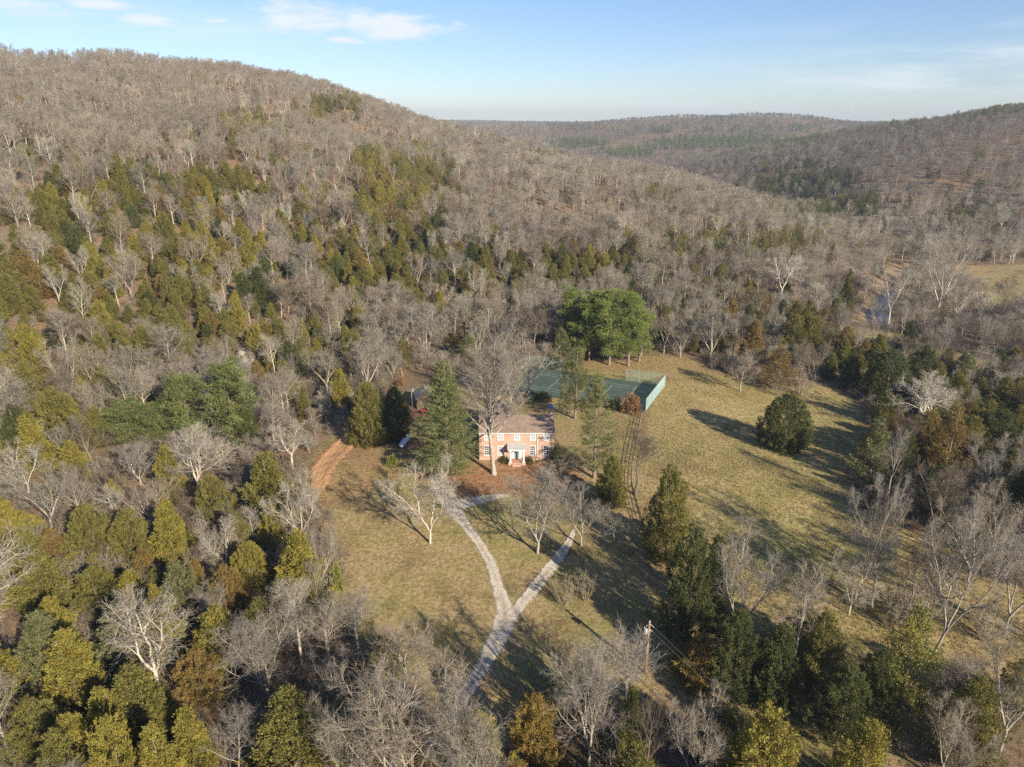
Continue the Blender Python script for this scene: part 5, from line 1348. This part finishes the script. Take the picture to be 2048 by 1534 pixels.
for l, ii in seenl.items():
    if 1 < len(ii) <= 18:          # tell look-alikes apart by their order from the left
        ii.sort(key=lambda q: px[q])
        for k, q in enumerate(ii):
            o = (ORD[k] if k < len(ii)-1 else "rightmost") + " of " + NUM[len(ii)]
            base = l.split(); n = 16-len(o.split()); labels[q] = ' '.join(base[:n]).rstrip(',')+", "+o
GRP = {True: "cedars scattered through the woods", False: "bare trees scattered through the woods"}
for i in np.where(indiv)[0]:
    _, _, H0, W0 = PROTO[keys[i]]
    put(keys[i], x[i], y[i], z[i], Ww[i]/W0, Hh[i]/H0, rng.rand()*6.28, tones[i], labels[i], GRP[bool(ever[i])])

# ---- the rest of the forest: one object per kind of tree
def gn_group(name, keylist):
    g = bpy.data.node_groups.new(name, 'GeometryNodeTree')
    g.interface.new_socket('Geometry', in_out='INPUT', socket_type='NodeSocketGeometry'); g.interface.new_socket('Geometry', in_out='OUTPUT', socket_type='NodeSocketGeometry')
    n = g.nodes.new; l = g.links.new
    gi, go = n('NodeGroupInput'), n('NodeGroupOutput')
    ja = n('GeometryNodeJoinGeometry')
    for k in reversed(keylist):
        jj = n('GeometryNodeJoinGeometry')
        for o in PARTOBJ[k]:
            oi = n('GeometryNodeObjectInfo'); oi.inputs[0].default_value = o; oi.transform_space = 'ORIGINAL'; l(oi.outputs['Geometry'], jj.inputs[0])
        gt = n('GeometryNodeGeometryToInstance'); l(jj.outputs[0], gt.inputs[0]); l(gt.outputs[0], ja.inputs[0])
    ip = n('GeometryNodeInstanceOnPoints'); l(gi.outputs[0], ip.inputs['Points']); l(ja.outputs[0], ip.inputs['Instance'])
    ip.inputs['Pick Instance'].default_value = True
    def na(nm, ty):
        a = n('GeometryNodeInputNamedAttribute'); a.data_type = ty; a.inputs[0].default_value = nm; return a.outputs[0]
    l(na('idx', 'INT'), ip.inputs['Instance Index']); l(na('scl', 'FLOAT_VECTOR'), ip.inputs['Scale'])
    er = n('FunctionNodeEulerToRotation'); l(na('rot', 'FLOAT_VECTOR'), er.inputs[0]); l(er.outputs[0], ip.inputs['Rotation'])
    l(ip.outputs[0], go.inputs[0])
    return g
def stuff(name, X, Y, Z, K, S, T, keylist, label, cat):
    me = bpy.data.meshes.new(name); n = len(X)
    me.vertices.add(n); me.vertices.foreach_set("co", np.stack([X, Y, Z-.12], -1).astype(np.float32).ravel())
    a = me.attributes.new("idx", 'INT', 'POINT'); a.data.foreach_set("value", np.array([keylist.index(q) for q in K], np.int32))
    a = me.attributes.new("scl", 'FLOAT_VECTOR', 'POINT'); a.data.foreach_set("vector", S.astype(np.float32).ravel())
    rot = np.zeros((n, 3), np.float32); rot[:, 2] = rng.rand(n)*6.28; rot[:, :2] = rng.normal(size=(n, 2))*.04
    a = me.attributes.new("rot", 'FLOAT_VECTOR', 'POINT'); a.data.foreach_set("vector", rot.ravel())
    a = me.attributes.new("tone", 'FLOAT_VECTOR', 'POINT'); a.data.foreach_set("vector", T.astype(np.float32).ravel())
    me.update(); o = new_obj(name, me); md = o.modifiers.new("scatter", 'NODES'); md.node_group = gn_group(name, keylist)
    tag(o, label, cat, kind="stuff"); return o
rest = ~indiv
def S_(i): return np.array([[Ww[q]/PROTO[keys[q]][3], Ww[q]/PROTO[keys[q]][3], Hh[q]/PROTO[keys[q]][2]] for q in i])
def T_(i): 
    t = np.array([TONES[tones[q]] for q in i]); return t*rng.uniform(.85, 1.15, (len(i), 1))*rng.uniform(.96, 1.04, (len(i), 3))
for ev, nm, kl, lab in ((False, "bare_woodland", ['b0','b1','b2','b3','b4','b5','f0','f1','f2','f3','f4'], "leafless grey and tan woods covering the hills and the valley"),
                        (True, "cedar_woodland", ['c0','c1','c2','c3','c4','cf0','cf1','cf2'], "dark green and olive cedars mixed through the wooded hills")):
    i = np.where(rest & (ever == ev))[0]
    stuff(nm, x[i], y[i], z[i], keys[i], S_(i), T_(i), kl, lab, "woods")
print("TREES", len(x), "individual", indiv.sum())
# ---- undergrowth
xs, ys = [], []
for d0, d1, sp2, dn in ((24,180,1.7,1.0),(180,330,2.6,1.0),(330,520,4.2,.9)):
    a, b = scatter(d0, d1, sp2, dn); xs.append(a); ys.append(b)
a = np.concatenate(xs); b = np.concatenate(ys); c = height(a, b); dd = np.hypot(a, b)
so = np.maximum(np.maximum(sdf(a, b, OPEN), sdf(a, b, FIELD)), np.maximum(sdf(a, b, RIVER)+1, sdf(a, b, STRIP)))
so = np.where(in_poly(a, b, GLADE) & (rng.rand(len(a)) < .22), -5, so)
k = (so < rng.uniform(-1.5, .6, len(a))) & seen(a, b, c, 12) & ~in_poly(a, b, gpoly([(690,850),(840,742),(1000,742),(1140,738),(1330,722),(1330,840),(1240,1000),(640,1010)]))
k &= rng.rand(len(a)) < .8
a, b, c, so = a[k], b[k], c[k], so[k]
kk = np.array(['s0','s1','s2'], object)[rng.randint(0, 3, len(a))]; h = rng.uniform(.5, 1.6, len(a))*np.where(rng.rand(len(a)) < .2, 1.5, 1)
tt = np.array([TONES[q] for q in ('tan','brown','pinkish','grey','buff')])[rng.choice(5, len(a), p=[.25,.3,.2,.15,.1])]
stuff("undergrowth", a, b, c, kk, np.stack([h*1.15, h*1.15, h], -1), tt, ['s0','s1','s2'], "twiggy brown undergrowth filling the woods and their edges", "undergrowth")
print("SHRUBS", len(a))

# ---- rough dry grass of the meadow
def tuft(seed, n=26, H=.32):
    r = np.random.RandomState(seed); a = r.rand(n)*6.28; c = np.stack([np.cos(a), np.sin(a), np.zeros(n)], 1)*r.uniform(.02,.28,n)[:,None]
    V, F = leaves(r, c, np.stack([np.cos(a)*.5, np.sin(a)*.5, np.ones(n)], 1), H, .05, .25)
    return None, np_mesh("foliage", V, F, M_LEAF, tint=r.uniform(.7, 1.25, n)), None
for q in range(3):
    PROTO["t%d" % q] = (None, tuft(90+q)[1], .3, .6)
    P = at(*((1400,850),(1500,960),(1450,800))[q])
    o = new_obj("grass_tuft", PROTO["t%d" % q][1], loc=P); o["tone"] = (.42,.33,.13)
    tag(o, ("coarse dry grass tuft in the meadow below the tennis court", "coarse dry grass tuft in the meadow left of the round cedar's lower side", "coarse dry grass tuft in the upper meadow between court and cedar")[q], "grass tuft")
    PARTOBJ["t%d" % q] = [o]
xx, yy = rng.uniform(-60, 125, 200000), rng.uniform(40, 200, 200000)
g = (sdf(xx, yy, OPEN) > -.5)
for cxy, w in ROADS:
    dd_ = np.full(len(xx), 1e9)
    for q in range(0, len(cxy), 3): dd_ = np.minimum(dd_, np.hypot(xx-cxy[q,0], yy-cxy[q,1]))
    g &= dd_ > 2.0
dd_ = np.full(len(xx), 1e9)
for q in range(0, len(TRENCH[0]), 2): dd_ = np.minimum(dd_, np.hypot(xx-TRENCH[0][q,0], yy-TRENCH[0][q,1]))
g &= dd_ > 3
g &= ~in_poly(xx, yy, [(-6.5,114.5),(8.2,114.5),(8.2,134),(-6.5,134)]) & ~in_poly(xx, yy, gpoly([(1052,730),(1322,770),(1288,828),(1004,781)])) & ~in_poly(xx, yy, gpoly([(780,790),(880,790),(880,830),(780,830)]))
den = .35+.4*np.sin(xx*.11+1.2*np.sin(yy*.07))*np.sin(yy*.13+xx*.05)+.25*np.sin(xx*.5)*np.sin(yy*.43+xx*.2)
g &= rng.rand(len(xx)) < np.where((xx > 20) & (yy > 60), den+.45, den*.45+.1)
xx, yy = xx[g], yy[g]; gz = height(xx, yy); gp = proj(xx, yy, gz); g = (gp[0] > -100) & (gp[0] < 2150) & (gp[1] < 1650); xx, yy, gz = xx[g], yy[g], gz[g]
gs = rng.uniform(.35, .95, len(xx))*np.where(xx > 20, 1.0, .6)
ga = np.array([(.53,.43,.21),(.48,.39,.19),(.42,.37,.15),(.45,.34,.20)])[rng.choice(4, len(xx), p=[.4,.25,.2,.15])]
stuff("meadow_grass", xx, yy, gz+.11, np.array(['t0','t1','t2'], object)[rng.randint(0, 3, len(xx))], np.stack([gs, gs, gs], -1), ga, ['t0','t1','t2'], "tufted dry golden grass of the meadow and lawn", "grass")
print("GRASS", len(xx))

# ------------------------------------------------------------------ air
hz = MB(); hz.box(-5400, 5400, -5400, 5400, -16, 128)
mh = bpy.data.materials.new("haze_air"); mh.use_nodes = True; n_ = mh.node_tree
n_.nodes.clear(); ou = n_.nodes.new('ShaderNodeOutputMaterial'); pv = n_.nodes.new('ShaderNodeVolumePrincipled')
pv.inputs['Color'].default_value = (.72, .85, 1.0, 1); pv.inputs['Density'].default_value = .00015; pv.inputs['Anisotropy'].default_value = .2
n_.links.new(pv.outputs[0], ou.inputs['Volume'])
tag(hz.build("haze", mh), "thin blue-grey haze over the far hills", "haze", kind="stuff")
SC.cycles.use_denoising = False
SC.cycles.volume_bounces = 0
SC.cycles.max_bounces = 5; SC.cycles.diffuse_bounces = 2; SC.cycles.transparent_max_bounces = 12
